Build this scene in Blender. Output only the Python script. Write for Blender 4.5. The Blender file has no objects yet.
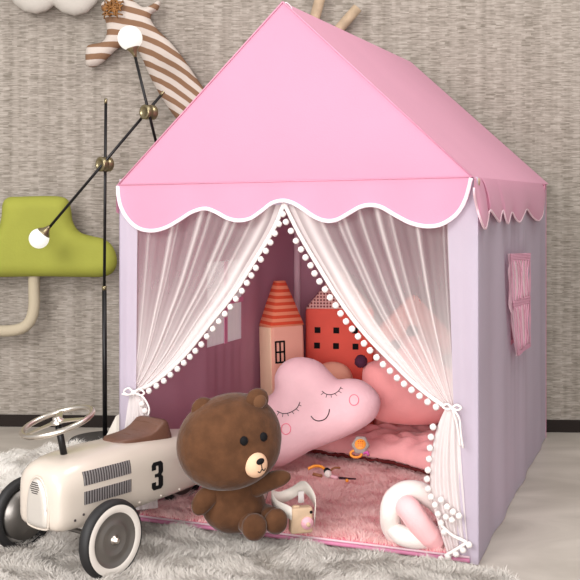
import bpy, bmesh, math, random
import numpy as np
from mathutils import Vector, Matrix, geometry
random.seed(7); np.random.seed(7)
PI = math.pi
scene = bpy.context.scene
COL = scene.collection
F = 1025.0; CX = 290.0; HY = 195.0; H = 0.9

# ------------------------------------------------------------------ camera
cd = bpy.data.cameras.new('camera'); cam = bpy.data.objects.new('camera', cd); COL.objects.link(cam)
cam.location = (0, 0, H); cam.rotation_euler = (PI/2, 0, 0)
cd.sensor_width = 36; cd.lens = 36*F/580; cd.shift_y = -95/580; cd.clip_start = .05
scene.camera = cam
vs = scene.view_settings
vs.view_transform = 'Standard'; vs.look = 'None'; vs.gamma = 1; vs.use_curve_mapping = False
vs.exposure = 0.0

def P(px, py, D): return Vector(((px-CX)/F*D, D, H+(HY-py)/F*D))

# ------------------------------------------------------------------ materials
def lin(c): c /= 255.0; return c/12.92 if c <= .04045 else ((c+.055)/1.055)**2.4
def C(r, g, b): return (lin(r), lin(g), lin(b), 1)
MC = {}
def pmat(name, col, rough=.8, metal=0, bump=0, bscale=200, mottle=0, mscale=8, trans=0, sheen=0, emit=0, coat=0):
    m = bpy.data.materials.new(name); m.use_nodes = True
    nt = m.node_tree; N = nt.nodes; L = nt.links
    b = N['Principled BSDF']; out = N['Material Output']
    b.inputs['Base Color'].default_value = col; b.inputs['Roughness'].default_value = rough
    b.inputs['Metallic'].default_value = metal
    if sheen: b.inputs['Sheen Weight'].default_value = sheen; b.inputs['Sheen Roughness'].default_value = .4
    if coat: b.inputs['Coat Weight'].default_value = coat; b.inputs['Coat Roughness'].default_value = .12
    if rough > .6: b.inputs['Specular IOR Level'].default_value = .2
    tc = N.new('ShaderNodeTexCoord')
    if mottle:
        n = N.new('ShaderNodeTexNoise'); n.inputs['Scale'].default_value = mscale; n.inputs['Detail'].default_value = 4
        L.new(tc.outputs['Object'], n.inputs['Vector'])
        mx = N.new('ShaderNodeMix'); mx.data_type = 'RGBA'
        mx.inputs[6].default_value = tuple(c*(1-mottle) for c in col[:3])+(1,)
        mx.inputs[7].default_value = tuple(min(1, c*(1+mottle)) for c in col[:3])+(1,)
        mr = N.new('ShaderNodeMapRange'); mr.inputs[1].default_value = .35; mr.inputs[2].default_value = .65
        L.new(n.outputs['Fac'], mr.inputs[0]); L.new(mr.outputs[0], mx.inputs[0])
        L.new(mx.outputs[2], b.inputs['Base Color'])
    if bump:
        n2 = N.new('ShaderNodeTexNoise'); n2.inputs['Scale'].default_value = bscale; n2.inputs['Detail'].default_value = 3
        L.new(tc.outputs['Object'], n2.inputs['Vector'])
        bp = N.new('ShaderNodeBump'); bp.inputs['Strength'].default_value = bump; bp.inputs['Distance'].default_value = .004
        L.new(n2.outputs['Fac'], bp.inputs['Height']); L.new(bp.outputs[0], b.inputs['Normal'])
    if trans:
        t = N.new('ShaderNodeBsdfTranslucent'); t.inputs['Color'].default_value = col
        ms = N.new('ShaderNodeMixShader'); ms.inputs[0].default_value = trans
        L.new(b.outputs[0], ms.inputs[1]); L.new(t.outputs[0], ms.inputs[2]); L.new(ms.outputs[0], out.inputs['Surface'])
    if emit:
        b.inputs['Emission Color'].default_value = (1, .95, .85, 1); b.inputs['Emission Strength'].default_value = emit
    MC[name] = m
    return m

pmat('pink_cloth', C(218,153,178), .85, bump=.15, bscale=300, mottle=.03, mscale=2, trans=.2, sheen=.12)
pmat('white_piping', C(232,218,226), .7)
pmat('window_pink', C(228,172,194), .85, trans=.2)
pmat('lavender_cloth', C(204,194,208), .9, bump=.15, bscale=250, mottle=.04, mscale=3, trans=.36)
pmat('bounce_tint_cloth', C(208,154,172), .9, bump=.15, bscale=250, mottle=.05, mscale=3, trans=.4)  # pink bounce light inside the tent, put into this mauve cloth colour
pmat('pane_cloth', C(250,240,248), .9, trans=.55)
pmat('rose_band', C(232,152,188), .85, trans=.2)
pmat('pale_pink_cloth', C(248,222,230), .9, trans=.35)
pmat('soft_white', C(228,221,218), .95, bump=.3, bscale=400)
pmat('black_metal', C(22,20,22), .4, metal=.3)
pmat('brass', C(150,138,108), .32, metal=.9, bump=.05)
pmat('chrome', C(214,206,196), .3, metal=1)
pmat('grille_metal', C(214,208,200), .4, metal=.45)
pmat('steel', C(130,126,122), .38, metal=.85, bump=.1, bscale=60)
pmat('enamel', C(200,189,177), .28, mottle=.03, mscale=6, coat=.5)
pmat('rubber', C(24,23,24), .6, bump=.1)
pmat('tire_white', C(214,207,199), .5)
pmat('brown_leather', C(98,66,52), .5, bump=.2, bscale=150, mottle=.08, mscale=20)
pmat('black_paint', C(16,15,17), .8)
pmat('louvre_grey', C(150,146,146), .5, metal=.3)
pmat('dark_slot', C(60,54,54), .7)
pmat('bear_fur', C(86,56,36), .95, bump=.6, bscale=70, mottle=.17, mscale=30, sheen=.18)
pmat('muzzle_cloth', C(224,184,152), .95, bump=.2)
pmat('ear_cloth', C(100,68,46), .95, bump=.2, sheen=.3)
pmat('pale_wood', C(198,170,140), .6, bump=.1, bscale=40, mottle=.1, mscale=30)
pmat('grey_wood', C(172,150,126), .65, bump=.1, bscale=40, mottle=.15, mscale=25)
pmat('toy_pink', C(226,170,180), .5)
pmat('felt_white', C(226,218,208), .9, bump=.2)
pmat('cloud_pillow_cloth', C(248,204,210), .95, bump=.25, bscale=120, mottle=.07, mscale=7, sheen=.3)
pmat('pink_pillow_cloth', C(244,166,164), .95, bump=.3, bscale=120, mottle=.06, mscale=7, sheen=.3)
pmat('peach_cloth', C(246,186,158), .95, bump=.25)
pmat('salmon_quilt', C(244,176,176), .95, bump=.4, bscale=90, mottle=.08, mscale=9, sheen=.3)
pmat('dark_fringe', C(96,34,34), .95)
pmat('house_peach', C(242,180,160), .9, bump=.2)
pmat('house_peach_light', C(250,216,184), .9, bump=.2)
pmat('house_red', C(242,106,90), .9, bump=.2, mottle=.04, mscale=10)
pmat('house_pink', C(244,168,160), .9, bump=.2)
pmat('dark_thread', C(56,34,40), .9)
pmat('cheek_pink', C(248,128,152), .9)
pmat('cheek_fill', C(250,160,176), .9)
pmat('plum_wool', C(84,44,66), 1, bump=.8, bscale=300)
pmat('knot_white', C(234,222,216), .95, bump=.3, sheen=.3)
pmat('knot_pink', C(244,188,190), .95, bump=.3, sheen=.3)
pmat('orange_toy', C(240,150,50), .5)
pmat('grey_toy', C(158,146,140), .8)
pmat('red_toy', C(206,70,46), .6)
pmat('magenta_toy', C(204,84,160), .5)
pmat('brown_toy', C(150,96,60), .5)
pmat('wicker', C(132,88,40), .6, bump=.4, bscale=80, mottle=.3, mscale=60)
pmat('cloud_wall_cloth', C(178,172,164), .95, bump=.2, bscale=100)
pmat('green_cloth', C(146,148,62), .75, bump=.15, bscale=100, mottle=.05, mscale=6)
pmat('beige_cloth', C(178,166,144), .9, bump=.2, bscale=100)
pmat('base_stone', C(52,50,50), .5, mottle=.3, mscale=40)
pmat('rug_grey', C(204,198,191), 1, mottle=.05, mscale=6)
pmat('rug_white', C(246,242,236), 1, mottle=.03, mscale=10)
pmat('pile_pink', C(255,222,219), 1, mottle=.04, mscale=8, trans=.35)
pmat('mat_pink', C(232,140,160), .95)
pmat('skirting', C(36,29,26), .8)

def glass_globe():
    m = bpy.data.materials.new('lit_globe'); m.use_nodes = True
    b = m.node_tree.nodes['Principled BSDF']
    b.inputs['Base Color'].default_value = (.32, .33, .33, 1); b.inputs['Roughness'].default_value = .25
    b.inputs['Emission Color'].default_value = (1, .96, .88, 1); b.inputs['Emission Strength'].default_value = .75
    MC['lit_globe'] = m
glass_globe()

def expr_stripes(name, c1, c2, freq, axis='Z', curve=None, duty=0.0, wob=0):
    """bands of two colours across the cloth, in object space; freq in bands per metre"""
    m = bpy.data.materials.new(name); m.use_nodes = True
    nt = m.node_tree; N = nt.nodes; L = nt.links; b = N['Principled BSDF']
    b.inputs['Roughness'].default_value = .95; b.inputs['Specular IOR Level'].default_value = .2
    tc = N.new('ShaderNodeTexCoord'); s = N.new('ShaderNodeSeparateXYZ'); L.new(tc.outputs['Object'], s.inputs[0])
    def mt(op, a, bb=None):
        n = N.new('ShaderNodeMath'); n.operation = op
        for i, v in enumerate((a, bb)):
            if v is None: continue
            if isinstance(v, (int, float)): n.inputs[i].default_value = v
            else: L.new(v, n.inputs[i])
        return n.outputs[0]
    z = s.outputs[axis]
    if curve:
        x0, k = curve
        dx = mt('MAXIMUM', mt('SUBTRACT', s.outputs['X'], x0), 0.0)
        z = mt('ADD', z, mt('MULTIPLY', mt('MULTIPLY', dx, dx), k))
    if wob:
        n = N.new('ShaderNodeTexNoise'); n.inputs['Scale'].default_value = 14; L.new(tc.outputs['Object'], n.inputs['Vector'])
        z = mt('ADD', z, mt('MULTIPLY', n.outputs['Fac'], wob))
    w = mt('SINE', mt('MULTIPLY', z, freq*2*PI))
    mr = N.new('ShaderNodeMapRange'); mr.inputs[1].default_value = duty-.12; mr.inputs[2].default_value = duty+.12
    L.new(w, mr.inputs[0])
    mx = N.new('ShaderNodeMix'); mx.data_type = 'RGBA'; mx.inputs[6].default_value = c1; mx.inputs[7].default_value = c2
    L.new(mr.outputs[0], mx.inputs[0]); L.new(mx.outputs[2], b.inputs['Base Color'])
    MC[name] = m
expr_stripes('giraffe_stripes', C(190,179,170), C(126,96,74), 21.5, curve=(-.142, 1.25), duty=.05, wob=.012)
expr_stripes('roof_stripes', C(240,150,116), C(222,84,58), 46, duty=.0)

def dots_mat(name, bg, fg, scale, r):
    m = bpy.data.materials.new(name); m.use_nodes = True
    nt = m.node_tree; N = nt.nodes; L = nt.links; b = N['Principled BSDF']; b.inputs['Roughness'].default_value = .95
    tc = N.new('ShaderNodeTexCoord'); mp = N.new('ShaderNodeMapping'); mp.inputs['Rotation'].default_value = (0, 0, 0)
    mp.inputs['Scale'].default_value = (scale, 0, scale); L.new(tc.outputs['Object'], mp.inputs[0])
    v = N.new('ShaderNodeTexVoronoi'); v.inputs['Randomness'].default_value = 0; v.inputs['Scale'].default_value = 1
    L.new(mp.outputs[0], v.inputs['Vector'])
    mr = N.new('ShaderNodeMapRange'); mr.inputs[1].default_value = r-.06; mr.inputs[2].default_value = r+.06
    L.new(v.outputs['Distance'], mr.inputs[0])
    mx = N.new('ShaderNodeMix'); mx.data_type = 'RGBA'; mx.inputs[6].default_value = fg; mx.inputs[7].default_value = bg
    L.new(mr.outputs[0], mx.inputs[0]); L.new(mx.outputs[2], b.inputs['Base Color'])
    MC[name] = m
dots_mat('dotted_maroon', C(242,196,186), C(130,54,58), 88, .32)
dots_mat('dotted_coral', C(244,180,168), C(232,110,100), 88, .3)

def wallpaper():
    m = bpy.data.materials.new('wallpaper'); m.use_nodes = True
    nt = m.node_tree; N = nt.nodes; L = nt.links; b = N['Principled BSDF']; b.inputs['Roughness'].default_value = .9
    b.inputs['Specular IOR Level'].default_value = .15
    tc = N.new('ShaderNodeTexCoord')
    def noise(sc, det=2):
        mp = N.new('ShaderNodeMapping'); mp.inputs['Scale'].default_value = sc; L.new(tc.outputs['Object'], mp.inputs[0])
        n = N.new('ShaderNodeTexNoise'); n.inputs['Scale'].default_value = 1; n.inputs['Detail'].default_value = det
        n.inputs['Roughness'].default_value = .6
        L.new(mp.outputs[0], n.inputs['Vector']); return n.outputs['Fac']
    def mt(op, a, bb):
        n = N.new('ShaderNodeMath'); n.operation = op
        for i, v in enumerate((a, bb)):
            if isinstance(v, (int, float)): n.inputs[i].default_value = v
            else: L.new(v, n.inputs[i])
        return n.outputs[0]
    sp = N.new('ShaderNodeSeparateXYZ'); L.new(tc.outputs['Object'], sp.inputs[0])
    wob = noise((7, 1, 2.2), 2)
    def layer(width, ph, zf):
        cell = mt('FLOOR', mt('ADD', mt('MULTIPLY', sp.outputs['X'], 1/width), mt('ADD', mt('MULTIPLY', wob, 1.6), ph)), 0)
        # the column border shifts a little on every row
        row = mt('FLOOR', mt('MULTIPLY', sp.outputs['Z'], 130), 0)
        wn = N.new('ShaderNodeTexWhiteNoise'); wn.noise_dimensions = '1D'; L.new(row, wn.inputs['W'])
        cell = mt('FLOOR', mt('ADD', mt('ADD', mt('MULTIPLY', sp.outputs['X'], 1/width), ph), mt('MULTIPLY', wn.outputs['Value'], .55)), 0)
        cx = N.new('ShaderNodeCombineXYZ'); L.new(mt('MULTIPLY', sp.outputs['X'], 16), cx.inputs[0]); L.new(mt('MULTIPLY', cell, 7.3), cx.inputs[1]); L.new(mt('MULTIPLY', sp.outputs['Z'], zf), cx.inputs[2])
        n = N.new('ShaderNodeTexNoise'); n.inputs['Scale'].default_value = 1; n.inputs['Detail'].default_value = 1; L.new(cx.outputs[0], n.inputs['Vector'])
        return n.outputs['Fac']
    dash = layer(.036, .0, 185); d2 = layer(.019, .4, 240); band = noise((26, 1, .8), 2)
    v = mt('ADD', mt('ADD', mt('MULTIPLY', dash, .75), mt('MULTIPLY', d2, .4)), mt('MULTIPLY', band, .45))
    cr = N.new('ShaderNodeValToRGB'); e = cr.color_ramp.elements
    e[0].position = .56; e[0].color = C(114,107,97); e[1].position = 1.0; e[1].color = C(166,158,149)
    k = cr.color_ramp.elements.new(.78); k.color = C(143,135,126)
    L.new(v, cr.inputs[0]); L.new(cr.outputs[0], b.inputs['Base Color'])
    bp = N.new('ShaderNodeBump'); bp.inputs['Strength'].default_value = .4; bp.inputs['Distance'].default_value = .003
    L.new(dash, bp.inputs['Height']); L.new(bp.outputs[0], b.inputs['Normal'])
    MC['wallpaper'] = m
wallpaper()

def floor_mat():
    m = bpy.data.materials.new('marble_floor'); m.use_nodes = True
    nt = m.node_tree; N = nt.nodes; L = nt.links; b = N['Principled BSDF']; b.inputs['Roughness'].default_value = .35
    tc = N.new('ShaderNodeTexCoord'); mp = N.new('ShaderNodeMapping'); mp.inputs['Scale'].default_value = (1.2, 3, 1)
    mp.inputs['Rotation'].default_value = (0, 0, .3)
    L.new(tc.outputs['Object'], mp.inputs[0])
    n = N.new('ShaderNodeTexNoise'); n.inputs['Scale'].default_value = 1.6; n.inputs['Detail'].default_value = 7; n.inputs['Distortion'].default_value = 1.2
    L.new(mp.outputs[0], n.inputs['Vector'])
    cr = N.new('ShaderNodeValToRGB'); e = cr.color_ramp.elements
    e[0].position = .3; e[0].color = C(164,156,146); e[1].position = .7; e[1].color = C(200,192,182)
    L.new(n.outputs['Fac'], cr.inputs[0]); L.new(cr.outputs[0], b.inputs['Base Color'])
    MC['marble_floor'] = m
floor_mat()

def sheer_mat():
    m = bpy.data.materials.new('sheer_net'); m.use_nodes = True
    nt = m.node_tree; N = nt.nodes; L = nt.links; out = N['Material Output']; N.remove(N['Principled BSDF'])
    d = N.new('ShaderNodeBsdfDiffuse'); d.inputs['Color'].default_value = C(242,236,234)
    t = N.new('ShaderNodeBsdfTranslucent'); t.inputs['Color'].default_value = C(238,226,226)
    a = N.new('ShaderNodeMixShader'); a.inputs[0].default_value = .35
    L.new(d.outputs[0], a.inputs[1]); L.new(t.outputs[0], a.inputs[2])
    tr = N.new('ShaderNodeBsdfTransparent'); mx = N.new('ShaderNodeMixShader')
    at = N.new('ShaderNodeAttribute'); at.attribute_name = 'weave'
    L.new(at.outputs['Fac'], mx.inputs[0]); L.new(tr.outputs[0], mx.inputs[1]); L.new(a.outputs[0], mx.inputs[2])
    L.new(mx.outputs[0], out.inputs['Surface']); MC['sheer_net'] = m
sheer_mat()

# ------------------------------------------------------------------ object helpers
W = {}
def link(o): COL.objects.link(o); return o
def thing(name, label, cat, origin, group=None):
    o = link(bpy.data.objects.new(name, None)); o.location = origin; W[o] = Vector(origin); o.empty_display_size = .05
    o['label'] = label; o['category'] = cat
    if group: o['group'] = group
    return o
def mk(name, verts, faces, mat, parent=None, origin=(0,0,0), smooth=True, label=None, cat=None, group=None, kind=None):
    org = W[parent] if parent is not None else Vector(origin)
    me = bpy.data.meshes.new(name)
    me.from_pydata([tuple(Vector(v)-org) for v in verts], [], faces)
    me.validate(); me.update()
    mats = mat if isinstance(mat, (list, tuple)) else [mat]
    for q in mats: me.materials.append(MC[q])
    if smooth:
        for p in me.polygons: p.use_smooth = True
    o = link(bpy.data.objects.new(name, me))
    if parent is not None: o.parent = parent
    else: o.location = org
    W[o] = org
    if label: o['label'] = label
    if cat: o['category'] = cat
    if group: o['group'] = group
    if kind: o['kind'] = kind
    return o

class MB:
    def __init__(s): s.v = []; s.f = []
    def add(s, vs_, fs_):
        n = len(s.v); s.v += [Vector(v) for v in vs_]; s.f += [tuple(i+n for i in f) for f in fs_]; return s
    def box(s, c, size, R=None, bev=.0, seg=2):
        bm = bmesh.new(); bmesh.ops.create_cube(bm, size=1)
        for v in bm.verts: v.co = Vector((v.co.x*size[0], v.co.y*size[1], v.co.z*size[2]))
        if bev: bmesh.ops.bevel(bm, geom=list(bm.edges), offset=bev, segments=seg, affect='EDGES', profile=.5)
        R = R or Matrix.Identity(3); bm.verts.index_update()
        s.add([R @ v.co + Vector(c) for v in bm.verts], [tuple(v.index for v in f.verts) for f in bm.faces]); bm.free(); return s
    def ell(s, c, r, R=None, nu=28, nv=16, sq=1.0):
        vs_ = []; fs_ = []
        R = R or Matrix.Identity(3)
        def sp(x): return math.copysign(abs(x)**sq, x)
        vs_.append(R @ Vector((0,0,r[2]))+Vector(c))
        for j in range(1, nv):
            th = PI*j/nv
            for i in range(nu):
                ph = 2*PI*i/nu
                vs_.append(R @ Vector((r[0]*sp(math.sin(th))*sp(math.cos(ph)), r[1]*sp(math.sin(th))*sp(math.sin(ph)), r[2]*sp(math.cos(th))))+Vector(c))
        vs_.append(R @ Vector((0,0,-r[2]))+Vector(c)); last = len(vs_)-1
        for i in range(nu): fs_.append((0, 1+i, 1+(i+1) % nu))
        for j in range(nv-2):
            for i in range(nu):
                a = 1+j*nu+i; b = 1+j*nu+(i+1) % nu; fs_.append((a, a+nu, b+nu, b))
        k = 1+(nv-2)*nu
        for i in range(nu): fs_.append((last, k+(i+1) % nu, k+i))
        return s.add(vs_, fs_)
    def tube(s, pts, r, n=10, closed=False, cap=True, flat=None):
        pts = [Vector(p) for p in pts]; m = len(pts)
        rs = r if isinstance(r, (list, tuple)) else [r]*m
        T = []
        for i in range(m):
            a = pts[(i-1) % m] if (closed or i > 0) else pts[i]
            b = pts[(i+1) % m] if (closed or i < m-1) else pts[i]
            T.append((b-a).normalized())
        up = Vector((0,0,1)) if abs(T[0].z) < .9 else Vector((1,0,0))
        nrm = (up-T[0]*up.dot(T[0])).normalized(); vs_ = []
        for i in range(m):
            nrm = (nrm-T[i]*nrm.dot(T[i])); nrm = nrm.normalized() if nrm.length > 1e-6 else T[i].orthogonal().normalized()
            bn = T[i].cross(nrm)
            for k in range(n):
                a = 2*PI*k/n
                vs_.append(pts[i]+(nrm*math.cos(a)+bn*math.sin(a)*(flat or 1))*rs[i])
        fs_ = []
        for i in range(m if closed else m-1):
            j = (i+1) % m
            for k in range(n): fs_.append((i*n+k, i*n+(k+1) % n, j*n+(k+1) % n, j*n+k))
        if cap and not closed:
            fs_.append(tuple(range(n-1, -1, -1))); fs_.append(tuple((m-1)*n+k for k in range(n)))
        return s.add(vs_, fs_)
    def lathe(s, prof, c, axis=(0,0,1), n=40):
        ax = Vector(axis).normalized(); e1 = ax.orthogonal().normalized(); e2 = ax.cross(e1); c = Vector(c)
        vs_ = []
        for (r, h) in prof:
            for k in range(n):
                a = 2*PI*k/n; vs_.append(c+ax*h+(e1*math.cos(a)+e2*math.sin(a))*r)
        fs_ = []
        for i in range(len(prof)-1):
            for k in range(n): fs_.append((i*n+k, i*n+(k+1) % n, (i+1)*n+(k+1) % n, (i+1)*n+k))
        return s.add(vs_, fs_)
    def grid(s, fn, nu, nv, skip=None):
        vs_ = [fn(i/nu, j/nv) for j in range(nv+1) for i in range(nu+1)]; fs_ = []
        for j in range(nv):
            for i in range(nu):
                if skip and skip((i+.5)/nu, (j+.5)/nv): continue
                a = j*(nu+1)+i; fs_.append((a, a+1, a+nu+2, a+nu+1))
        return s.add(vs_, fs_)
    def ext(s, poly, d):
        """closed planar polygon extruded by vector d"""
        n = len(poly); d = Vector(d); poly = [Vector(p) for p in poly]
        return s.add(poly+[p+d for p in poly], [tuple(range(n)), tuple(range(2*n-1, n-1, -1))]+[(i, n+i, n+(i+1) % n, (i+1) % n) for i in range(n)])
    def obj(s, name, mat, parent=None, **k): return mk(name, s.v, s.f, mat, parent, **k)

def spline(pts, n, closed=False):
    """Catmull-Rom through pts, n samples evenly spaced by length"""
    pts = [Vector(p) for p in pts]; m = len(pts); out = []
    segs = m if closed else m-1
    for i in range(segs):
        if closed: p0, p1, p2, p3 = pts[(i-1) % m], pts[i], pts[(i+1) % m], pts[(i+2) % m]
        else: p0, p1, p2, p3 = pts[max(i-1, 0)], pts[i], pts[i+1], pts[min(i+2, m-1)]
        for k in range(12):
            t = k/12
            out.append(.5*((2*p1)+(p2-p0)*t+(2*p0-5*p1+4*p2-p3)*t*t+(3*p1-p0-3*p2+p3)*t**3))
    if not closed: out.append(pts[-1])
    else: out.append(out[0].copy())
    L = [0]
    for i in range(1, len(out)): L.append(L[-1]+(out[i]-out[i-1]).length)
    res = []; j = 0
    for k in range(n):
        d = L[-1]*k/(n if closed else n-1)
        while j < len(L)-2 and L[j+1] < d: j += 1
        f = (d-L[j])/max(L[j+1]-L[j], 1e-9); res.append(out[j].lerp(out[j+1], min(f, 1)))
    return res

class Pl:
    def __init__(s, px, py, D, yaw=0, lean=0, Q=None, n=None, ux=None, uy=None):
        s.Q = Q or P(px, py, D)
        y = math.radians(yaw); l = math.radians(lean)
        n0 = Vector((math.sin(y), -math.cos(y), 0)); z = Vector((0,0,1))
        s.ux = ux or Vector((math.cos(y), math.sin(y), 0)); s.n = n or n0*math.cos(l)+z*math.sin(l); s.uy = uy or z*math.cos(l)-n0*math.sin(l)
    def uv(s, px, py):
        r = Vector(((px-CX)/F, 1, (HY-py)/F)); o = Vector((0,0,H))
        t = (s.Q-o).dot(s.n)/r.dot(s.n); p = o+r*t-s.Q
        return Vector((p.dot(s.ux), p.dot(s.uy)))
    def pt(s, u, v, h=0): return s.Q+s.ux*u+s.uy*v+s.n*h

def puff_mesh(pl, outline, T, R, step=.008, back=1.0, power=.5, smooth_outline=True, wrinkle=0, nout=None):
    """outline: plane uv points. Returns verts, faces, height fn"""
    per = sum((outline[i]-outline[i-1]).length for i in range(len(outline)))
    n = nout or max(40, int(per/step))
    if smooth_outline: ol = [Vector((p.x, p.y)) for p in spline([Vector((q.x, q.y, 0)) for q in outline], n, True)]
    else:
        ol = []
        for i in range(len(outline)):
            a = outline[i]; b = outline[(i+1) % len(outline)]; k = max(1, int((b-a).length/step))
            for j in range(k): ol.append(a.lerp(b, j/k))
    A = np.array([(p.x, p.y) for p in ol]); B = np.roll(A, -1, 0); AB = B-A; LL = (AB**2).sum(1)+1e-12
    def dist(x, y):
        d = np.array((x, y))-A; t = np.clip((d*AB).sum(1)/LL, 0, 1)
        q = d-AB*t[:, None]; return math.sqrt((q**2).sum(1).min())
    def inside(x, y):
        c = ((A[:,1] > y) != (B[:,1] > y)) & (x < (B[:,0]-A[:,0])*(y-A[:,1])/(B[:,1]-A[:,1]+1e-15)+A[:,0]); return bool(c.sum() % 2)
    def hgt(x, y):
        if not inside(x, y): return 0
        d = min(dist(x, y)/R, 1); h = T*(1-(1-d)**2)**power
        if wrinkle: h += wrinkle*d*(math.sin(x*70+y*31+2*math.sin(y*45))*.5+math.sin(y*83-x*40)*.4)
        return h
    pts = list(ol)
    x0, y0 = A.min(0); x1, y1 = A.max(0)
    yy = y0+step/2; row = 0
    while yy < y1:
        xx = x0+(step/2 if row % 2 else 0)
        while xx < x1:
            if inside(xx, yy) and dist(xx, yy) > step*.55: pts.append(Vector((xx, yy)))
            xx += step
        yy += step*.87; row += 1
    # extra ring close to the edge for a round rim
    m = len(ol)
    for i in range(m):
        t = (ol[(i+1) % m]-ol[i-1]).normalized(); nn = Vector((-t.y, t.x))
        for sg in (1, -1):
            q = ol[i]+nn*sg*step*.25
            if inside(q.x, q.y): pts.append(q)
    r = geometry.delaunay_2d_cdt(pts, [(i, (i+1) % m) for i in range(m)], [], 0, 1e-6)
    vo, fo = r[0], r[2]
    faces2 = []
    for f in fo:
        c = sum((vo[i] for i in f), Vector((0, 0)))/len(f)
        if inside(c.x, c.y): faces2.append(tuple(f))
    V = []; hs = [hgt(v.x, v.y) if dist(v.x, v.y) > 1e-5 else 0 for v in vo]
    nv = len(vo)
    V = [pl.pt(v.x, v.y, h) for v, h in zip(vo, hs)]+[pl.pt(v.x, v.y, -h*back) for v, h in zip(vo, hs)]
    idx = [i if hs[i] > 0 else i for i in range(nv)]
    FF = []
    for f in faces2:
        FF.append(f); FF.append(tuple((i+nv if hs[i] > 0 else i) for i in reversed(f)))
    return V, FF, hgt
def puff_px(pl, px, *a, **k): return puff_mesh(pl, [pl.uv(*p) for p in px], *a, **k)

def copy_at(o, parent, wpos):
    c = o.copy(); COL.objects.link(c); c.parent = parent; c.location = Vector(wpos)-W[parent]; W[c] = W[parent]; return c

# ------------------------------------------------------------------ setting
wy = lambda x: 3.945-.045*x
def st(o): o['kind'] = 'structure'; return o
fl = MB().box((0, 3, -.02), (9, 9, .04)).obj('floor', 'marble_floor', smooth=False, origin=(0,3,0)); st(fl)
a = math.atan(-.045); R = Matrix.Rotation(a, 3, 'Z')
wl = MB().box((0, 3.945+.05, 1.3), (9, .1, 2.7), R).obj('wall_back', 'wallpaper', smooth=False, origin=(0,3.945,0)); st(wl)
sk = MB().box((0, 3.945-.006, .0225), (9, .016, .045), R, .002).obj('baseboard_back', 'skirting', smooth=False, origin=(0,3.945,0)); st(sk)

# ------------------------------------------------------------------ tent geometry
FL = Vector((-.473, 2.838, 0)); FR = Vector((.456, 2.487, 0)); BR = Vector((.949, 3.80, 0)); BL = Vector((.011, 3.885, 0))
AX = (FR-FL).normalized(); WN = Vector((-AX.y, AX.x, 0))   # WN points into the tent
if WN.y < 0: WN = -WN
EZ = .942; RZ = 1.401
def PF(px, py, off=0):
    """pixel -> point on the tent's front plane, off metres inside it"""
    Q = FL+WN*off; r = Vector(((px-CX)/F, 1, (HY-py)/F)); o = Vector((0,0,H))
    t = (Q-o).dot(WN)/r.dot(WN); return o+r*t
SN = Vector(((BR-FR).y, -(BR-FR).x, 0)).normalized()   # outward of right wall
def PS(px, py, off=0):
    Q = FR+SN*off; r = Vector(((px-CX)/F, 1, (HY-py)/F)); o = Vector((0,0,H))
    t = (Q-o).dot(SN)/r.dot(SN); return o+r*t

tent = thing('play_tent', 'house-shaped pink and lavender fabric play tent with scalloped roof edge', 'play tent', (.2, 3.2, 0))
# roof: gables and slopes
apF = PF(283, 2, -.012); eL = PF(118, 185, -.012); eR = PF(472.5, 177, -.012)
apB = Vector((.455, 3.86, RZ)); eBR = Vector((.962, 3.81, EZ-.002)); eBL = Vector((-.0, 3.90, EZ))
def tri_cloth(a, b, c, n=16, bulge=.006, nrm=None):
    vs_ = []; fs_ = []; idx = {}
    for i in range(n+1):
        for j in range(n+1-i):
            k = n-i-j; p = (a*i+b*j+c*k)/n
            w = 27*(i/n)*(j/n)*(k/n); p = p+nrm*bulge*w; idx[i, j] = len(vs_); vs_.append(p)
    for i in range(n):
        for j in range(n-i):
            fs_.append((idx[i,j], idx[i+1,j], idx[i,j+1]))
            if i+j < n-1: fs_.append((idx[i+1,j], idx[i+1,j+1], idx[i,j+1]))
    return vs_, fs_
v_, f_ = tri_cloth(apF, eL, eR, 20, .01, -WN)
mk('front_gable', v_, f_, 'pink_cloth', tent)
v_, f_ = tri_cloth(apB, eBL, eBR, 8, .002, WN)
mk('back_gable', v_, f_, 'pink_cloth', tent)
def quad(a, b, c, d, nrm, sag, n=20):
    m = MB(); m.grid(lambda u, v: (a.lerp(b, u)).lerp(d.lerp(c, u), v)+nrm*(sag*16*u*(1-u)*v*(1-v)), n, n); return m
nr = (apB-apF).cross(eR-apF).normalized(); nr = nr if nr.z > 0 else -nr
quad(apF, apB, eBR, eR, nr, -.006).obj('roof_slope', 'pink_cloth', tent)
nl = (apB-apF).cross(eL-apF).normalized(); nl = nl if nl.z > 0 else -nl
quad(apF, apB, eBL, eL, nl, -.006).obj('roof_slope', 'pink_cloth', tent)
# gable seam piping
MB().tube([apF-WN*.002, eR-WN*.002], .0022, 6).tube([apF-WN*.002, eL-WN*.002], .0022, 6).tube([eL-WN*.003, eR-WN*.003], .0016, 6).obj('gable_seam', 'pink_cloth', tent)
# little tie loop at the peak
q = apF
MB().tube(spline([q+Vector((.0,.005,-.01)), q+Vector((.008,.01,.0)), q+Vector((.02,.02,-.008)), q+Vector((.024,.02,-.022)), q+Vector((.012,.012,-.02))], 20), .0018, 6).obj('peak_tie', 'white_piping', tent)

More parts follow.
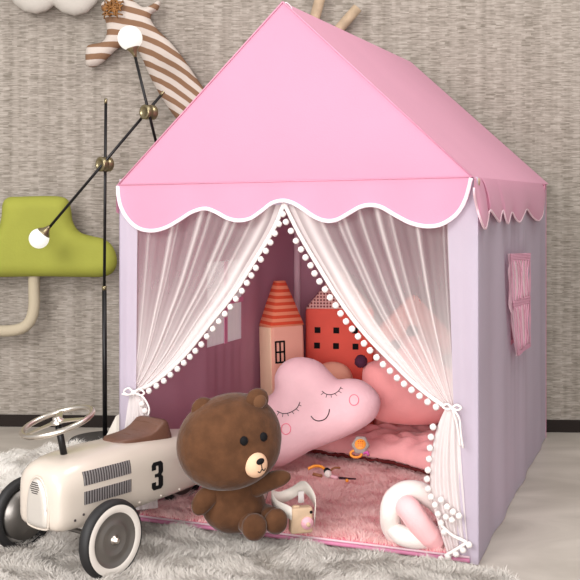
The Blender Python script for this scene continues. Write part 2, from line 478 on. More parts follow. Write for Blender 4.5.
fv = [(118,186),(118.5,196),(121,207),(127,218),(135,226),(144,230),(155,230.5),(167,227),(180,219.5),(192,212),(205,208.5),(216,212),(227,218),(238,220.5),(250,218.5),(262,210.5),(272,203),(283,200.5),(293,203),(303,209),(313,216),(324,220.5),(336,220),(350,212.5),(360,207),(370,205),(381,207),(396,215.5),(411,223),(427,226.3),(442,224),(457,213.6),(466,198),(471,178)]
def px_spline(pts, n): return [(p.x, p.y) for p in spline([Vector((a, b, 0)) for a, b in pts], n)]
fvp = px_spline(fv, 140)
m = MB()
bot = [PF(x, y, -.014-.004*math.sin(i*.28)) for i, (x, y) in enumerate(fvp)]
def top_at(p):   # crease point straight above p
    t = (p-eL).dot(AX)/(eR-eL).dot(AX); t = min(max(t, 0), 1); return eL.lerp(eR, t)-WN*.001
vv = []; ff = []; K = 6
for p in bot:
    tp = top_at(p)
    for k in range(K+1): vv.append(tp.lerp(p, k/K))
for i in range(len(bot)-1):
    for k in range(K): a_ = i*(K+1)+k; ff.append((a_, a_+K+1, a_+K+2, a_+1))
val = mk('front_valance', vv, ff, 'pink_cloth', tent)
MB().tube(bot, .0058, 8, flat=.7).obj('piping', 'white_piping', val, label='white piping along the scalloped edge')
# side valance (right)
sv = [(474,180),(474.5,196),(479,215),(485,229),(488,219),(490,210),(495,216),(499.5,222),(501,215),(503,210),(505.5,218),(508,224),(510,217),(512,212),(516,219),(520,222),(524,214),(527,209),(531,215),(536,220),(540,220),(543,213),(543.6,200),(543.5,186)]
svp = px_spline(sv, 110); vv = []; ff = []; bs = []
for i, (x, y) in enumerate(svp):
    off = .012+.0035*math.sin(i*.36)*min(1, (y-180)/30); bs.append(PS(x, y, off))
e0 = eR+SN*.002; e1 = eBR+SN*.002
dd = (e1-e0)
for p in bs:
    t = min(max((p-e0).dot(dd)/dd.length_squared, 0), 1); tp = e0.lerp(e1, t)
    for k in range(K+1): vv.append(tp.lerp(p, k/K)+SN*(.007*math.sin(PI*k/K)**.5 if 0 < k < K else 0))
for i in range(len(bs)-1):
    for k in range(K): a_ = i*(K+1)+k; ff.append((a_, a_+K+1, a_+K+2, a_+1))
sval = mk('side_valance', vv, ff, 'pink_cloth', tent)
MB().tube(bs[4:-4], .0028, 6).obj('piping', 'pale_pink_cloth', sval)
# left valance, scalloped
m = MB(); LN = Vector(((BL-FL).y, -(BL-FL).x, 0)).normalized()*-1
m.grid(lambda u, v: eL.lerp(eBL, u)+LN*.006+Vector((0,0,-(.075+.025*abs(math.sin(u*PI*5)))*v)), 60, 4); m.obj('side_valance', 'pink_cloth', tent)

# walls with window openings
def side_wall(A, B, nrm, off, t0, t1, z0, z1, mat, name, seed, zt=EZ, amp=.0028):
    ts = sorted(set([round(i/70, 4) for i in range(71)]+[t0, t1])); zt -= .026; zs = sorted(set([round(zt*i/36, 4) for i in range(37)]+[z0, z1]))
    rnd = random.Random(seed); ph = [rnd.uniform(0, 6) for _ in range(4)]
    V = []; FF = []
    for z in zs:
        for t in ts:
            edge = min(1, t*8, (1-t)*8)
            d = amp*edge*(math.sin(t*23+ph[0])+.6*math.sin(t*41+ph[1]+z))
            tm = (t0+t1)/2
            gat = math.exp(-((t-tm)/(.6*(t1-t0)))**2)
            far = min(abs(z-z0), abs(z-z1)) if not (z0 <= z <= z1) else 0
            out = 0 if (z0 <= z <= z1) else math.exp(-far/.16)*min(1, far/.01)
            d += .0035*gat*out*math.sin((t-tm)*120*(1+.5*(t-tm)))
            if z0-.004 <= z <= z1+.004 and t0-.01 <= t <= t1+.01: d *= .15
            p = A.lerp(B, t if off == 0 else .015+.965*t)+nrm*(off+d); V.append(Vector((p.x, p.y, z+.002)))
    nt_ = len(ts)
    for j in range(len(zs)-1):
        for i in range(nt_-1):
            if ts[i] >= t0-1e-6 and ts[i+1] <= t1+1e-6 and zs[j] >= z0-1e-6 and zs[j+1] <= z1+1e-6: continue
            k = j*nt_+i; FF.append((k, k+1, k+1+nt_, k+nt_))
    return mk(name, V, FF, mat, tent)
# right wall
side_wall(FR, BR, SN, 0, .38, .56, .46, .71, 'lavender_cloth', 'side_wall', 3)
side_wall(FR, BR, SN, -.014, .38, .56, .46, .71, 'bounce_tint_cloth', 'bounce_tint_layer', 3, amp=.002)  # added inner layer, its colour carries the bounced pink light
# left wall
LW0, LW1, LZ0, LZ1 = .408, .620, .412, .682
side_wall(FL, BL, LN, 0, LW0, LW1, LZ0, LZ1, 'lavender_cloth', 'side_wall', 4)
side_wall(FL, BL, LN, -.012, LW0, LW1, LZ0, LZ1, 'bounce_tint_cloth', 'bounce_tint_layer', 4, amp=.003)
# back wall
BN = Vector((-(BR-BL).y, (BR-BL).x, 0)).normalized()
m = MB(); m.grid(lambda u, v: BL.lerp(BR, u)+BN*(.003*math.sin(u*30))+Vector((0,0,EZ*v+.002)), 60, 10); m.obj('back_wall', 'lavender_cloth', tent)
m = MB(); m.grid(lambda u, v: BL.lerp(BR, u)-BN*(.012+.003*math.sin(u*30+v))+Vector((0,0,EZ*v+.002)), 60, 10); m.obj('bounce_tint_layer', 'bounce_tint_cloth', tent)
# front panels
def aof(px, off=0): return (PF(px, 300, off)-FL).dot(AX)
def fpanel(x0a, x1a, x0b, x1b, seed):
    m = MB()
    def fn(u, v):
        a0 = aof(x0a)*(v)+aof(x0b)*(1-v); a1 = aof(x1a)*v+aof(x1b)*(1-v)
        p = FL+AX*(a0+(a1-a0)*u)+WN*(.002+.003*math.sin(u*7+seed)*math.sin(v*3)); p.z = .002+EZ*v; return p
    m.grid(fn, 14, 40); return m.obj('front_panel', 'lavender_cloth', tent)
fp = fpanel(119, 137, 119, 134, 1)
fp = fpanel(446, 478, 458, 478.5, 2)
# header behind the valance
m = MB(); m.grid(lambda u, v: PF(120+356*u, 205-22*v, .006), 30, 3); m.obj('door_header', 'lavender_cloth', tent)
# slack corner fold of the left wall
q0 = PF(101, 446, .06); q1 = PF(116, 416, .03); q2 = PF(119.5, 414, .0); q3 = PF(119.5, 520, 0); q4 = PF(97, 470, .05)
mk('slack_fold', [q0,q1,q2,q3,q4, q0+WN*.01,q1+WN*.01,q2+WN*.01,q3+WN*.01,q4+WN*.01], [(0,1,2,3,4),(9,8,7,6,5),(0,5,6,1),(1,6,7,2),(3,8,9,4),(4,9,5,0)], 'house_peach_light' if False else 'felt_white', tent, smooth=False)
# corner poles inside
for c_, inn in ((FL, Vector((.03,.012,0))), (FR, Vector((-.012,.03,0))), (BR, Vector((-.03,-.03,0))), (BL, Vector((.016,-.026,0)))):
    MB().tube([c_+inn+Vector((0,0,.004)), c_+inn+Vector((0,0,EZ))], .012, 12).obj('pole', 'pale_pink_cloth', tent)
MB().tube([FL+WN*.02+Vector((0,0,EZ-.01)), FR+WN*.02+Vector((0,0,EZ-.01))], .009, 8).obj('rail', 'pale_wood', tent)
MB().tube([apF+WN*.03-Vector((0,0,.03)), apB-Vector((0,.06,.03))], .007, 8).obj('ridge_pole', 'pale_wood', tent)

# left window (net panes glow with the daylight behind) ------------------
def wallpt(A, B, nrm, t, z, off): p = A.lerp(B, t)+nrm*off; return Vector((p.x, p.y, z))
wf = MB()
def lw(t, z, off=-.014): return wallpt(FL, BL, LN, t, z, off)
mid = (LW0+LW1)/2; mz = (LZ0+LZ1)/2
win = MB().grid(lambda u, v: lw(LW0-.004+(LW1-LW0+.008)*u, LZ0-.004+(LZ1-LZ0+.008)*v, -.006+.0012*math.sin(u*60)), 30, 12).obj('window_net', 'pane_cloth', tent, label='pale net pane of the left window')
def band(m, p0, p1, wv, nrm, th=.002):
    p0 = Vector(p0); p1 = Vector(p1); wv = Vector(wv)
    m.add([p0-wv, p0+wv, p1+wv, p1-wv, p0-wv+nrm*th, p0+wv+nrm*th, p1+wv+nrm*th, p1-wv+nrm*th], [(0,1,2,3),(7,6,5,4),(0,4,5,1),(1,5,6,2),(2,6,7,3),(3,7,4,0)])
dl = (BL-FL).normalized()
m = MB(); band(m, lw(mid, LZ0), lw(mid, LZ1), dl*.010, -LN); band(m, lw(LW0, mz), lw(LW1, mz), Vector((0,0,.008)), -LN)
m.obj('window_bars', 'rose_band', tent, label='rose pink cross bars of the left window', smooth=False)
# right window: gathered curtain panel outside
def rw(t, z, off=.012): return wallpt(FR, BR, SN, t, z, off)
def rwin(u, v):   # v 0 bottom 1 top, skewed
    tl = .278+.10*(1-v)**1.6; tr = .575; z = (.432+.018*u*0)*(1-v)+(.737-.02*u)*v
    return tl+(tr-tl)*u, z-.010*u*(1-v)
def rwp(u, v, off): t, z = rwin(u, v); return rw(t, z, off)
rc = MB().grid(lambda u, v: rwp(u, v, .014+.004*math.sin(u*52+3*math.sin(v*7))+.002*math.sin(u*23+v*9)), 60, 40).obj('window_curtain', 'pale_pink_cloth', tent, label='gathered pale pink curtain of the side window')
m = MB()
def strip(u0, u1, v0, v1, off=.021, n=10):
    m.grid(lambda a, b: rwp(u0+(u1-u0)*a, v0+(v1-v0)*b, off+.0015*math.sin(b*17+a*9)), n, n)
strip(0, 1, .93, 1); strip(0, 1, .48, .55); strip(0, 1, 0, .04); strip(0, .06, 0, 1); strip(.93, 1, 0, 1)
m.obj('window_frame', 'window_pink', tent, label='rose pink border of the side window')
rnd = random.Random(5); m = MB()
for k in range(6):
    u = .12+.75*k/5+rnd.uniform(-.02, .02)
    for (a_, b_) in ((.05, .48), (.55, .93)):
        du = rnd.uniform(-.09, .09)
        m.tube([rwp(u+du*math.sin(s/8*PI), a_+(b_-a_)*s/8, .021) for s in range(9)], .0022, 5)
m.obj('window_ruching', 'window_pink', tent, label='ruched strands across the side window')

# ------------------------------------------------------------------ sheer curtains with pompoms
def curtain(outer, inner, folds, seed, tail_out, tail_in, tail_folds, side):
    nu, nv, ntail = 170, 70, 46
    op = px_spline(outer, nv+1); ip = px_spline(inner, nv+1)
    to = px_spline(tail_out, ntail+1); ti = px_spline(tail_in, ntail+1)
    rnd = random.Random(seed); V = []; wv = []; FF = []
    top_gap = abs(op[0][0]-ip[0][0])
    def foldsum(u, fl_): return sum(a*math.exp(-((u-c)/s)**2) for c, s, a in fl_)
    rows = []
    for j in range(nv+1):
        gap = math.hypot(op[j][0]-ip[j][0], op[j][1]-ip[j][1])/top_gap
        for i in range(nu+1):
            u = i/nu
            x = op[j][0]*(1-u)+ip[j][0]*u; y = op[j][1]*(1-u)+ip[j][1]*u
            y += 0
            f = foldsum(u, folds); fade = 1-.3*j/nv
            amp = .014*(.35+.65*gap)
            off = .012+.02*(1-gap)*0-amp*f*.6+.002*math.sin(u*37+seed)
            V.append(PF(x, y, off))
            c = .19+.62*min(1, f)+.05*math.sin(u*71+seed)*math.sin(u*29)+(1-min(1, gap*1.15))**1.4*.8+(.4 if u > .95 else 0)+.34*max(0, min(1, (u-.74)/.12))*min(1, .35+j/nv)
            if u < .012: c = .8
            wv.append(min(.96, c))
    for j in range(nv):
        for i in range(nu): a_ = j*(nu+1)+i; FF.append((a_, a_+1, a_+nu+2, a_+nu+1))
    base = len(V)
    for j in range(ntail+1):
        w = j/ntail
        for i in range(nu+1):
            u = i/nu; x = to[j][0]*(1-u)+ti[j][0]*u; y = to[j][1]*(1-u)+ti[j][1]*u
            off = .0-.012*math.sin(u*PI)*(1-w)-.005*math.sin(u*26+seed)*min(1, w*3)*(.6+.4*w)
            V.append(PF(x, y, off)); wv.append(.97-.05*w)
    for j in range(ntail):
        for i in range(nu): a_ = base+j*(nu+1)+i; FF.append((a_, a_+1, a_+nu+2, a_+nu+1))
    o = mk('sheer_curtain', V, FF, 'sheer_net', tent)
    at = o.data.attributes.new('weave', 'FLOAT', 'POINT'); at.data.foreach_set('value', wv)
    # hem along the inner edge and the tail
    hem = [PF(x, y, .006) for x, y in px_spline(inner, 90)]
    MB().tube(hem, .0062, 6, flat=.45).obj('hem', 'soft_white', o)
    return o
pom = None
def poms(parent, pts, off=-.004):
    global pom
    for (x, y) in pts:
        w = PF(x, y, off)
        if pom is None:
            m = MB().ell((0,0,0), (.0082,.0082,.0082), None, 14, 10); rr = random.Random(2)
            m.v = [v*(1+rr.uniform(-.09, .09)) for v in m.v]
            me = bpy.data.meshes.new('pompom'); me.from_pydata([tuple(v) for v in m.v], [], m.f); me.materials.append(MC['soft_white'])
            for p_ in me.polygons: p_.use_smooth = True
            pom = bpy.data.objects.new('pompom', me); COL.objects.link(pom); pom.parent = parent; pom.location = w-W[parent]; W[pom] = W[parent]
        else: copy_at(pom, parent, w)
innL = [(284,203),(277,222),(268,239),(257,257),(247,273),(237,289),(225,305),(212,321),(198,339),(182,358),(165,374),(150,385),(137,391)]
cl = curtain([(137,190),(136,240),(135,300),(134,350),(131,391)], innL,
             [(.10,.012,.4),(.27,.016,.7),(.31,.010,.4),(.46,.020,.8),(.52,.012,.5),(.66,.020,.8),(.71,.012,.5),(.82,.014,.5),(.90,.03,.7)], 1,
             [(130.5,391),(127,410),(124,435),(121,470),(119,512)], [(138,391),(146,404),(151,425),(155,460),(158,508)], None, -1)
poms(cl, [(283,214),(279,224),(275,233.5),(270.5,242.5),(266,251),(261,259.5),(256,268),(251.5,275.5),(247,283),(242,291),(236,299),(230.5,307),(225,314),(219,321.5),(213,329),(207,336.5),(201.5,344.5),(195.5,351),(190,357),(184,363),(177.5,369),(170.5,375),(164,381),(156.5,386),(149,391)])
poms(cl, [(142,404),(145,411),(149,421),(151,433)], -.014)
innR = [(284,203),(293,222),(302,239),(312,256),(323,274),(334,292),(347,311),(360,328),(375,345),(392,362),(410,380),(428,395),(445,407)]
cr_ = curtain([(449,200),(450,250),(452,310),(454,360),(455,407)], innR,
             [(.04,.010,.4),(.21,.014,.8),(.37,.012,.5),(.45,.016,.8),(.56,.012,.6),(.67,.014,.7),(.71,.012,.5),(.82,.014,.6),(.9,.04,.8)], 2,
             [(456,407),(459,430),(462,470),(465,510),(468,545)], [(446,407),(438,425),(432,450),(430,480),(434,510),(447,553)], None, 1)
poms(cr_, [(286,222),(291,231),(296,241),(301,249.5),(305.5,257.5),(310.5,265.5),(314.5,273.5),(319.5,281.5),(325,289.5),(330,297.5),(335.5,305.5),(340.5,313.5),(346,321.5),(352,329),(358,336.5),(364,343.5),(370,350.5),(376.5,357.5),(383,364.5),(390,371),(397,378),(404,384),(411.5,390),(419.5,396),(427.5,402),(436,407)])
poms(cr_, [(433,427),(431,437),(430,448),(429,459),(428,470),(427,479),(428,489),(431,497),(435,505),(438,514),(441,523),(444,532),(469,545),(463,550),(456,554),(448,557),(441,559)], -.012)
poms(cr_, [(441,500),(447,507),(453,512),(459,516),(452,520),(446,517)], -.02)
# second hem row across the tail
MB().tube([PF(x, y, -.014) for x, y in px_spline([(441,525),(452,535),(464,541),(466,543),(455,550),(445,556)], 40)], .0045, 6).obj('hem', 'soft_white', cr_)
# bows
def bow(x, y, off, tails, s=1, nm='tie_bow'):
    m = MB(); c_ = PF(x, y, off)
    m.ell(c_, (.008*s,.008*s,.008*s), None, 12, 8)
    for sg in (-1, 1):
        m.tube(spline([c_, c_+AX*sg*.016*s+Vector((0,0,.012*s)), c_+AX*sg*.032*s+Vector((0,0,.002)), c_+AX*sg*.018*s-Vector((0,0,.006*s)), c_], 20), .003, 6)
    for t in tails: m.tube(spline([PF(a_, b_, off-.004) for a_, b_ in [(x, y)]+t], 16), .0028, 6)
    m.obj(nm, 'soft_white', tent, label='white ribbon tied round a gathered curtain')
bow(134, 393, -.022, [[(143,397),(149,408),(148,416)], [(128,395),(122,394)]], 1.0)
bow(452, 408, -.02, [[(459,418),(461,435),(463,448)], [(457,425),(460,446)]], .7)

# ------------------------------------------------------------------ play mat and piles
def inpoly(x, y, poly):
    c = np.zeros(x.shape, bool); n = len(poly)
    for i in range(n):
        x0, y0 = poly[i]; x1, y1 = poly[(i+1) % n]
        k = ((y0 > y) != (y1 > y)) & (x < (x1-x0)*(y-y0)/(y1-y0+1e-12)+x0); c ^= k
    return c
def pile(name, poly, n, z0, length, width, mat, parent, curl=1.0, dens=None, seed=0, clump=9.0, excl=None):
    rs = np.random.RandomState(seed)
    P_ = np.array(poly); lo = P_.min(0); hi = P_.max(0)
    xs = []; ys = []
    tot = 0
    while tot < n:
        x = rs.uniform(lo[0], hi[0], n); y = rs.uniform(lo[1], hi[1], n); k = inpoly(x, y, poly)
        if dens is not None: k &= rs.rand(n) < dens(x, y)
        if excl is not None: k &= ~excl(x, y)
        xs.append(x[k]); ys.append(y[k]); tot += k.sum()
    x = np.concatenate(xs)[:n]; y = np.concatenate(ys)[:n]
    a = 2.2*np.sin(x*clump+1.3*np.sin(y*clump*1.7))+2.0*np.cos(y*clump*1.3+x*4)+rs.uniform(-.9, .9, n)
    ln = length*rs.uniform(.6, 1.15, n)*(1+.25*np.sin(x*clump*3+y*clump*2))
    lean = ln*rs.uniform(.3, 1.0, n)*curl
    dx, dy = np.cos(a)*lean, np.sin(a)*lean
    b = rs.uniform(0, 2*PI, n); wx, wy_ = np.cos(b)*width, np.sin(b)*width
    V = np.zeros((n, 5, 3))
    z = np.full(n, z0)
    V[:,0] = np.stack([x-wx, y-wy_, z], 1); V[:,1] = np.stack([x+wx, y+wy_, z], 1)
    h1 = ln*.62
    V[:,2] = np.stack([x+dx*.35+wx*.8, y+dy*.35+wy_*.8, z+h1], 1); V[:,3] = np.stack([x+dx*.35-wx*.8, y+dy*.35-wy_*.8, z+h1], 1)
    V[:,4] = np.stack([x+dx, y+dy, z+ln*.9], 1)
    org = W[parent]; V -= np.array(org)
    me = bpy.data.meshes.new(name); nv = n*5
    me.vertices.add(nv); me.vertices.foreach_set('co', V.reshape(-1).astype(np.float32))
    base = (np.arange(n)*5)[:,None]
    q = base+np.array([0,1,2,3]); t = base+np.array([3,2,4])
    loops = np.concatenate([q, t], 1).reshape(-1)
    starts = (np.arange(n)[:,None]*7+np.array([0,4])).reshape(-1)
    tots = np.tile([4,3], n)
    me.loops.add(n*7); me.loops.foreach_set('vertex_index', loops.astype(np.int32))
    me.polygons.add(n*2); me.polygons.foreach_set('loop_start', starts.astype(np.int32)); me.polygons.foreach_set('loop_total', tots.astype(np.int32))
    me.polygons.foreach_set('use_smooth', np.ones(n*2, bool))
    me.update(calc_edges=True); me.validate(); me.materials.append(MC[mat])
    o = link(bpy.data.objects.new(name, me)); o.parent = parent; W[o] = org; o['kind'] = 'stuff'
    return o

mat_ = thing('play_mat', 'fluffy pink mat lying on the floor inside the tent', 'mat', (.2, 3.1, 0))
ins = .02
m0 = [(FL+AX*.06+WN*.004), (FR-AX*.02+WN*.004), BR+Vector((-.04,-.04,0)), BL+Vector((.03,-.04,0))]
m = MB().ext([p+Vector((0,0,.004)) for p in m0], (0,0,.016)); m.obj('mat_base', 'mat_pink', mat_, smooth=False)
mp = [(p.x, p.y) for p in m0]
pile('pile', mp, 90000, .019, .015, .0009, 'pile_pink', mat_, 1.2, seed=3, clump=22,
     dens=lambda x, y: np.where(y < 3.45, 1, .12))
MB().tube([m0[0]-WN*.004+Vector((0,0,.010)), m0[1]-WN*.004-AX*.0+Vector((0,0,.010))], .0055, 8).obj('binding', 'rose_band', mat_, label='rose pink binding on the front edge of the mat')
MB().tube([m0[0]-WN*.006+Vector((0,0,.019)), m0[1]-WN*.006+Vector((0,0,.019))], .003, 6).obj('binding', 'pale_pink_cloth', mat_)

def shaggy(label, poly, origin, matn, n, seed, ln):
    rug = thing('shaggy_rug', label, 'rug', origin)
    MB().ext([Vector((x, y, .001)) for x, y in poly], (0,0,.008)).obj('rug_base', matn, rug, smooth=False)
    pile('pile', poly, n, .008, ln, .0010, matn, rug, 1.1, seed=seed, clump=17, dens=lambda x, y: np.where((x < .6) & (x > -1.25) & (y > 2.3), 1, .1))
shaggy('soft pale grey long-haired rug in the foreground under the wheels', [(-1.6,3.02),(-.56,3.02),(-.52,2.82),(-.485,2.795),(.44,2.437),(.50,2.40),(.54,2.3),(.56,2.05),(-1.6,2.05)], (-.3,2.5,0), 'rug_grey', 130000, 5, .022)
shaggy('bright white fluffy rug on the floor behind the ride-on car', [(-1.6,3.03),(-1.6,3.32),(-1.1,3.40),(-.85,3.55),(-.62,3.66),(-.52,3.62),(-.54,3.03)], (-.9,3.3,0), 'rug_white', 45000, 6, .032)

# ------------------------------------------------------------------ pillows inside
def pillow_thing(name, label, pl, base, cat='pillow', group=None):
    return thing(name, label, cat, base, group)
# quilted floor pad
q = MB()
padv = [Vector((-.02,3.50)), Vector((.09,3.41)), Vector((.22,3.34)), Vector((.33,3.27)), Vector((.42,3.16)), Vector((.53,3.08)), Vector((.60,3.12)), Vector((.63,3.30)), Vector((.60,3.50)), Vector((.42,3.57)), Vector((.18,3.58)), Vector((.0,3.57))]
plz = Pl(0,0,0, Q=Vector((0,0,.055)), n=Vector((0,0,1)), ux=Vector((1,0,0)), uy=Vector((0,1,0)))
pad = thing('floor_cushion', 'crumpled salmon pink padded cushion on the mat under the pillows', 'cushion', (.3, 3.35, .03))
V, FF, hp = puff_mesh(plz, padv, .055, .07, step=.012, back=.3, wrinkle=.012)
mk('cover', V, FF, 'salmon_quilt', pad)
fr = spline([Vector((p.x, p.y, .045)) for p in padv[:7]], 90); m = MB(); rr = random.Random(3)
m.tube([p+Vector((rr.uniform(-.002,.002), rr.uniform(-.003,.0), rr.uniform(-.003,.003))) for p in fr], [rr.uniform(.003,.007) for _ in fr], 6)
m.obj('fringe', 'dark_fringe', pad, label='dark maroon trim round the cushion edge')

# smiling cloud pillow
cpl = Pl(318, 415, 3.22, yaw=-8, lean=12)
cpx = [(274,391),(275,375),(283,363),(295,357.5),(309,358),(321,363),(331,373),(338,379),(349,378.5),(361,380),(372,387),(379.5,397),(380,407),(375,418),(364,427),(347,436),(330,443),(312,450),(296,459),(282,466),(268,465),(259,452),(256,434),(258,414),(263,400)]
cp = pillow_thing('cloud_pillow', 'pink cloud-shaped pillow with a sleeping smiling face', cpl, P(310, 462, 3.2))
V, FF, ch = puff_px(cpl, cpx, .062, .085, step=.009, power=.6)
mk('cover', V, FF, 'cloud_pillow_cloth', cp)
def onp(pl, hf, x, y, e=.001): uv = pl.uv(x, y); uv = pl.uv(x, y); return pl.pt(uv.x, uv.y, hf(uv.x, uv.y)+e)
def shift_px(pl, hf, x, y, e=.001):
    """point on the puffed surface that the photo shows at (x, y)"""
    r = Vector(((x-CX)/F, 1, (HY-y)/F)); o = Vector((0,0,H)); h = 0
    for _ in range(8):
        t = ((pl.Q+pl.n*h)-o).dot(pl.n)/r.dot(pl.n); p = o+r*t-pl.Q; h = hf(p.dot(pl.ux), p.dot(pl.uy))
    return o+r*t+pl.n*e
S = lambda x, y, e=.001: shift_px(cpl, ch, x, y, e)
def line(m, pts, r, n=14): m.tube([S(a, b) for a, b in px_spline(pts, n)], r, 6)
for pts, lash in (([(277,411),(283,413.5),(290,412.5),(297,408),(300,402)], [((279,412),(277,415.5)),((283,413.5),(282.5,417)),((287.5,413.2),(288.5,416)),((292,411.5),(294,414)),((296,408.8),(299,411)),((299,405),(301.5,406))]),
                  ([(322,391),(326,394),(332,394.5),(338,391.5),(341,387)], [((323.5,392.5),(321,395)),((327,394.3),(326,397.5)),((331,394.7),(331.5,397.5)),((335,393.5),(337,396)),((338.5,391),(341.5,393)),((340.6,388),(343,389))])):
    m = MB(); line(m, pts, .0012)
    for a_, b_ in lash: m.tube([S(*a_), S(*b_)], .0009, 5)
    m.obj('eyelashes', 'dark_thread', cp, label='stitched closed eye with lashes')
m = MB(); line(m, [(311,416),(314,419.5),(319,421),(325,419),(328.5,414),(329.5,409)], .0016); m.obj('mouth', 'dark_thread', cp, label='stitched smile')
for cx_, cy_ in ((286,429), (354,400)):
    m = MB(); m.tube([S(cx_+4.7*math.cos(t*PI/14), cy_+5.4*math.sin(t*PI/14)) for t in range(28)], .0013, 6, closed=True)
    ck = m.obj('cheek', 'cheek_pink', cp, label='round pink cheek patch')

# pink pillow behind with plum pompoms
ppl = Pl(410, 390, 3.40, yaw=14, lean=18)
ppx = [(364,366),(376,360),(390,350),(404,338),(414,334),(426,341),(440,354),(452,366),(458,392),(454,412),(442,422),(420,425),(398,424),(378,420),(368,408),(363,388)]
pp = pillow_thing('plush_pillow', 'coral pink plush pillow trimmed with dark plum pompoms', ppl, P(408, 424, 3.38))
V, FF, ph_ = puff_px(ppl, ppx, .06, .075, step=.010, power=.6, wrinkle=.002)
mk('cover', V, FF, 'pink_pillow_cloth', pp)
for x, y, d in ((360,362,0),(394,347,0),(411,332,0),(446,361,0)):
    p = shift_px(ppl, ph_, x, y, .012)
    m = MB().ell(p, (.021,.021,.021), None, 16, 12); rr = random.Random(int(x)); c0 = Vector(p); m.v = [c0+(v-c0)*(1+rr.uniform(-.1,.08)) for v in m.v]
    m.obj('pompom', 'plum_wool', pp, label='dark plum wool pompom')

# peach cushion
pel = Pl(338, 380, 3.50, lean=15)
pc = pillow_thing('small_cushion', 'plain peach cushion between cloud pillow and red house pillow', pel, P(338, 420, 3.5), 'cushion')
V, FF, _ = puff_px(pel, [(312,372),(320,365),(333,361.5),(345,365),(352,374),(354,390),(350,408),(335,416),(318,414),(310,395)], .045, .06, step=.01)
mk('cover', V, FF, 'peach_cloth', pc)

def house_box(name, label, pl, x0, x1, ytop, zbase, depth, mats, roof, windows, group='house-shaped pillows'):
    """house pillow: body + pitched roof, in plane coordinates of pl (uy vertical-ish)"""
    t = thing(name, label, 'pillow', pl.pt((x0+x1)/2, zbase, -depth/2), group)
    return t
# tall peach house
hl = Pl(286, 325, 3.50, yaw=30, lean=3)
uL = hl.uv(272, 330).x; uR = hl.uv(304.5, 330).x; vt = hl.uv(288, 325).y; vb = vt-.41
dp = .095
th = thing('house_pillow', 'tall narrow peach house pillow with orange striped roof', 'pillow', hl.pt((uL+uR)/2, vb, -dp/2), 'house-shaped pillows leaning at the back of the tent')
Rh = Matrix((hl.ux, -hl.n, hl.uy)).transposed()
MB().box(hl.pt((uL+uR)/2, (vt+vb)/2, -dp/2), (uR-uL, dp, vt-vb), Rh, .012, 3).obj('body', 'house_peach', th)
MB().box(hl.pt(uL-.0006, (vt+vb)/2, -dp/2), (.006, dp-.016, vt-vb-.012), Rh, .002).obj('side_panel', 'house_peach_light', th, label='pale peach side panel')
vr = hl.uv(286, 281).y
def frustum(pl, a0, a1, va, b0, b1, vb_, d, inset):
    m = MB(); N_ = 14; vv_ = []
    for j in range(N_+1):
        t = j/N_; l = a0+(b0-a0)*t; r_ = a1+(b1-a1)*t; f0 = -inset*t; f1 = -d+inset*t; v = va+(vb_-va)*t
        bul = .006*math.sin(PI*t); rad = .006
        ring = [(l+rad,f0+bul),(r_-rad,f0+bul),(r_,f0-rad),(r_,f1+rad),(r_-rad,f1-bul),(l+rad,f1-bul),(l,f1+rad),(l,f0-rad)]
        vv_ += [pl.pt(x, v, h) for x, h in ring]
    ff_ = [(j*8+k, j*8+(k+1) % 8, (j+1)*8+(k+1) % 8, (j+1)*8+k) for j in range(N_) for k in range(8)]
    ff_ += [tuple(range(7,-1,-1)), tuple(N_*8+k for k in range(8))]
    return m.add(vv_, ff_)
ruL = hl.uv(282, 281).x; ruR = hl.uv(290.5, 281).x
frustum(hl, uL-.003, uR+.003, vt-.004, ruL, ruR, vr, dp, .03).obj('roof', 'roof_stripes', th)
w0 = hl.uv(275.5, 342); w1 = hl.uv(284.5, 362)
m = MB(); wu, wv_ = (w1.x-w0.x), (w0.y-w1.y)
for fx in (0, .5, 1): m.box(hl.pt(w0.x+wu*fx, w1.y+wv_/2, .001), (.0055, .003, wv_+.005), Rh)
for fy in (0, .5, 1): m.box(hl.pt(w0.x+wu/2, w1.y+wv_*fy, .001), (wu, .003, .006), Rh)
m.obj('window', 'black_paint', th, label='black four-pane window print', smooth=False)

# red house
rl = Pl(338, 330, 3.68, yaw=-4, lean=2)
def flat_house(label, pl, xl, xr, yeave, apex, zdrop, d, bmat, rmat, wins, side_mat=None, nip=None):
    u0 = pl.uv(xl, yeave).x; u1 = pl.uv(xr, yeave).x; ve = pl.uv((xl+xr)/2, yeave).y; va = pl.uv(*apex).y; ua = pl.uv(*apex).x
    vb_ = ve-zdrop
    t = thing('house_pillow', label, 'pillow', pl.pt((u0+u1)/2, vb_, -d/2), 'house-shaped pillows leaning at the back of the tent')
    R_ = Matrix((pl.ux, -pl.n, pl.uy)).transposed()
    MB().box(pl.pt((u0+u1)/2, (ve+vb_)/2, -d/2), (u1-u0, d, ve-vb_), R_, .014, 3).obj('body', bmat, t)
    frustum(pl, u0, u1, ve-.003, ua-.012, ua+.012, va, d, .02).obj('roof', rmat, t)
    for x, y in wins:
        uv = pl.uv(x, y); MB().box(pl.pt(uv.x, uv.y, .0008), (.021, .003, .021), R_).obj('window', 'black_paint', t, smooth=False, label='black square window print')
    return t
flat_house('wide red house pillow with small square windows and dotted roof', rl, 305.5, 374, 308, (339,271), .46, .07, 'house_red', 'dotted_maroon',
           [(317.5,330),(336.3,330.4),(355,330.5),(317,345.5),(336,346),(355.5,346.6)])
gl = Pl(415, 330, 3.62, yaw=4, lean=2)
flat_house('pale pink house pillow with coral dotted roof behind the right curtain', gl, 376, 452, 333, (415,296), .375, .07, 'house_pink', 'dotted_coral', [])

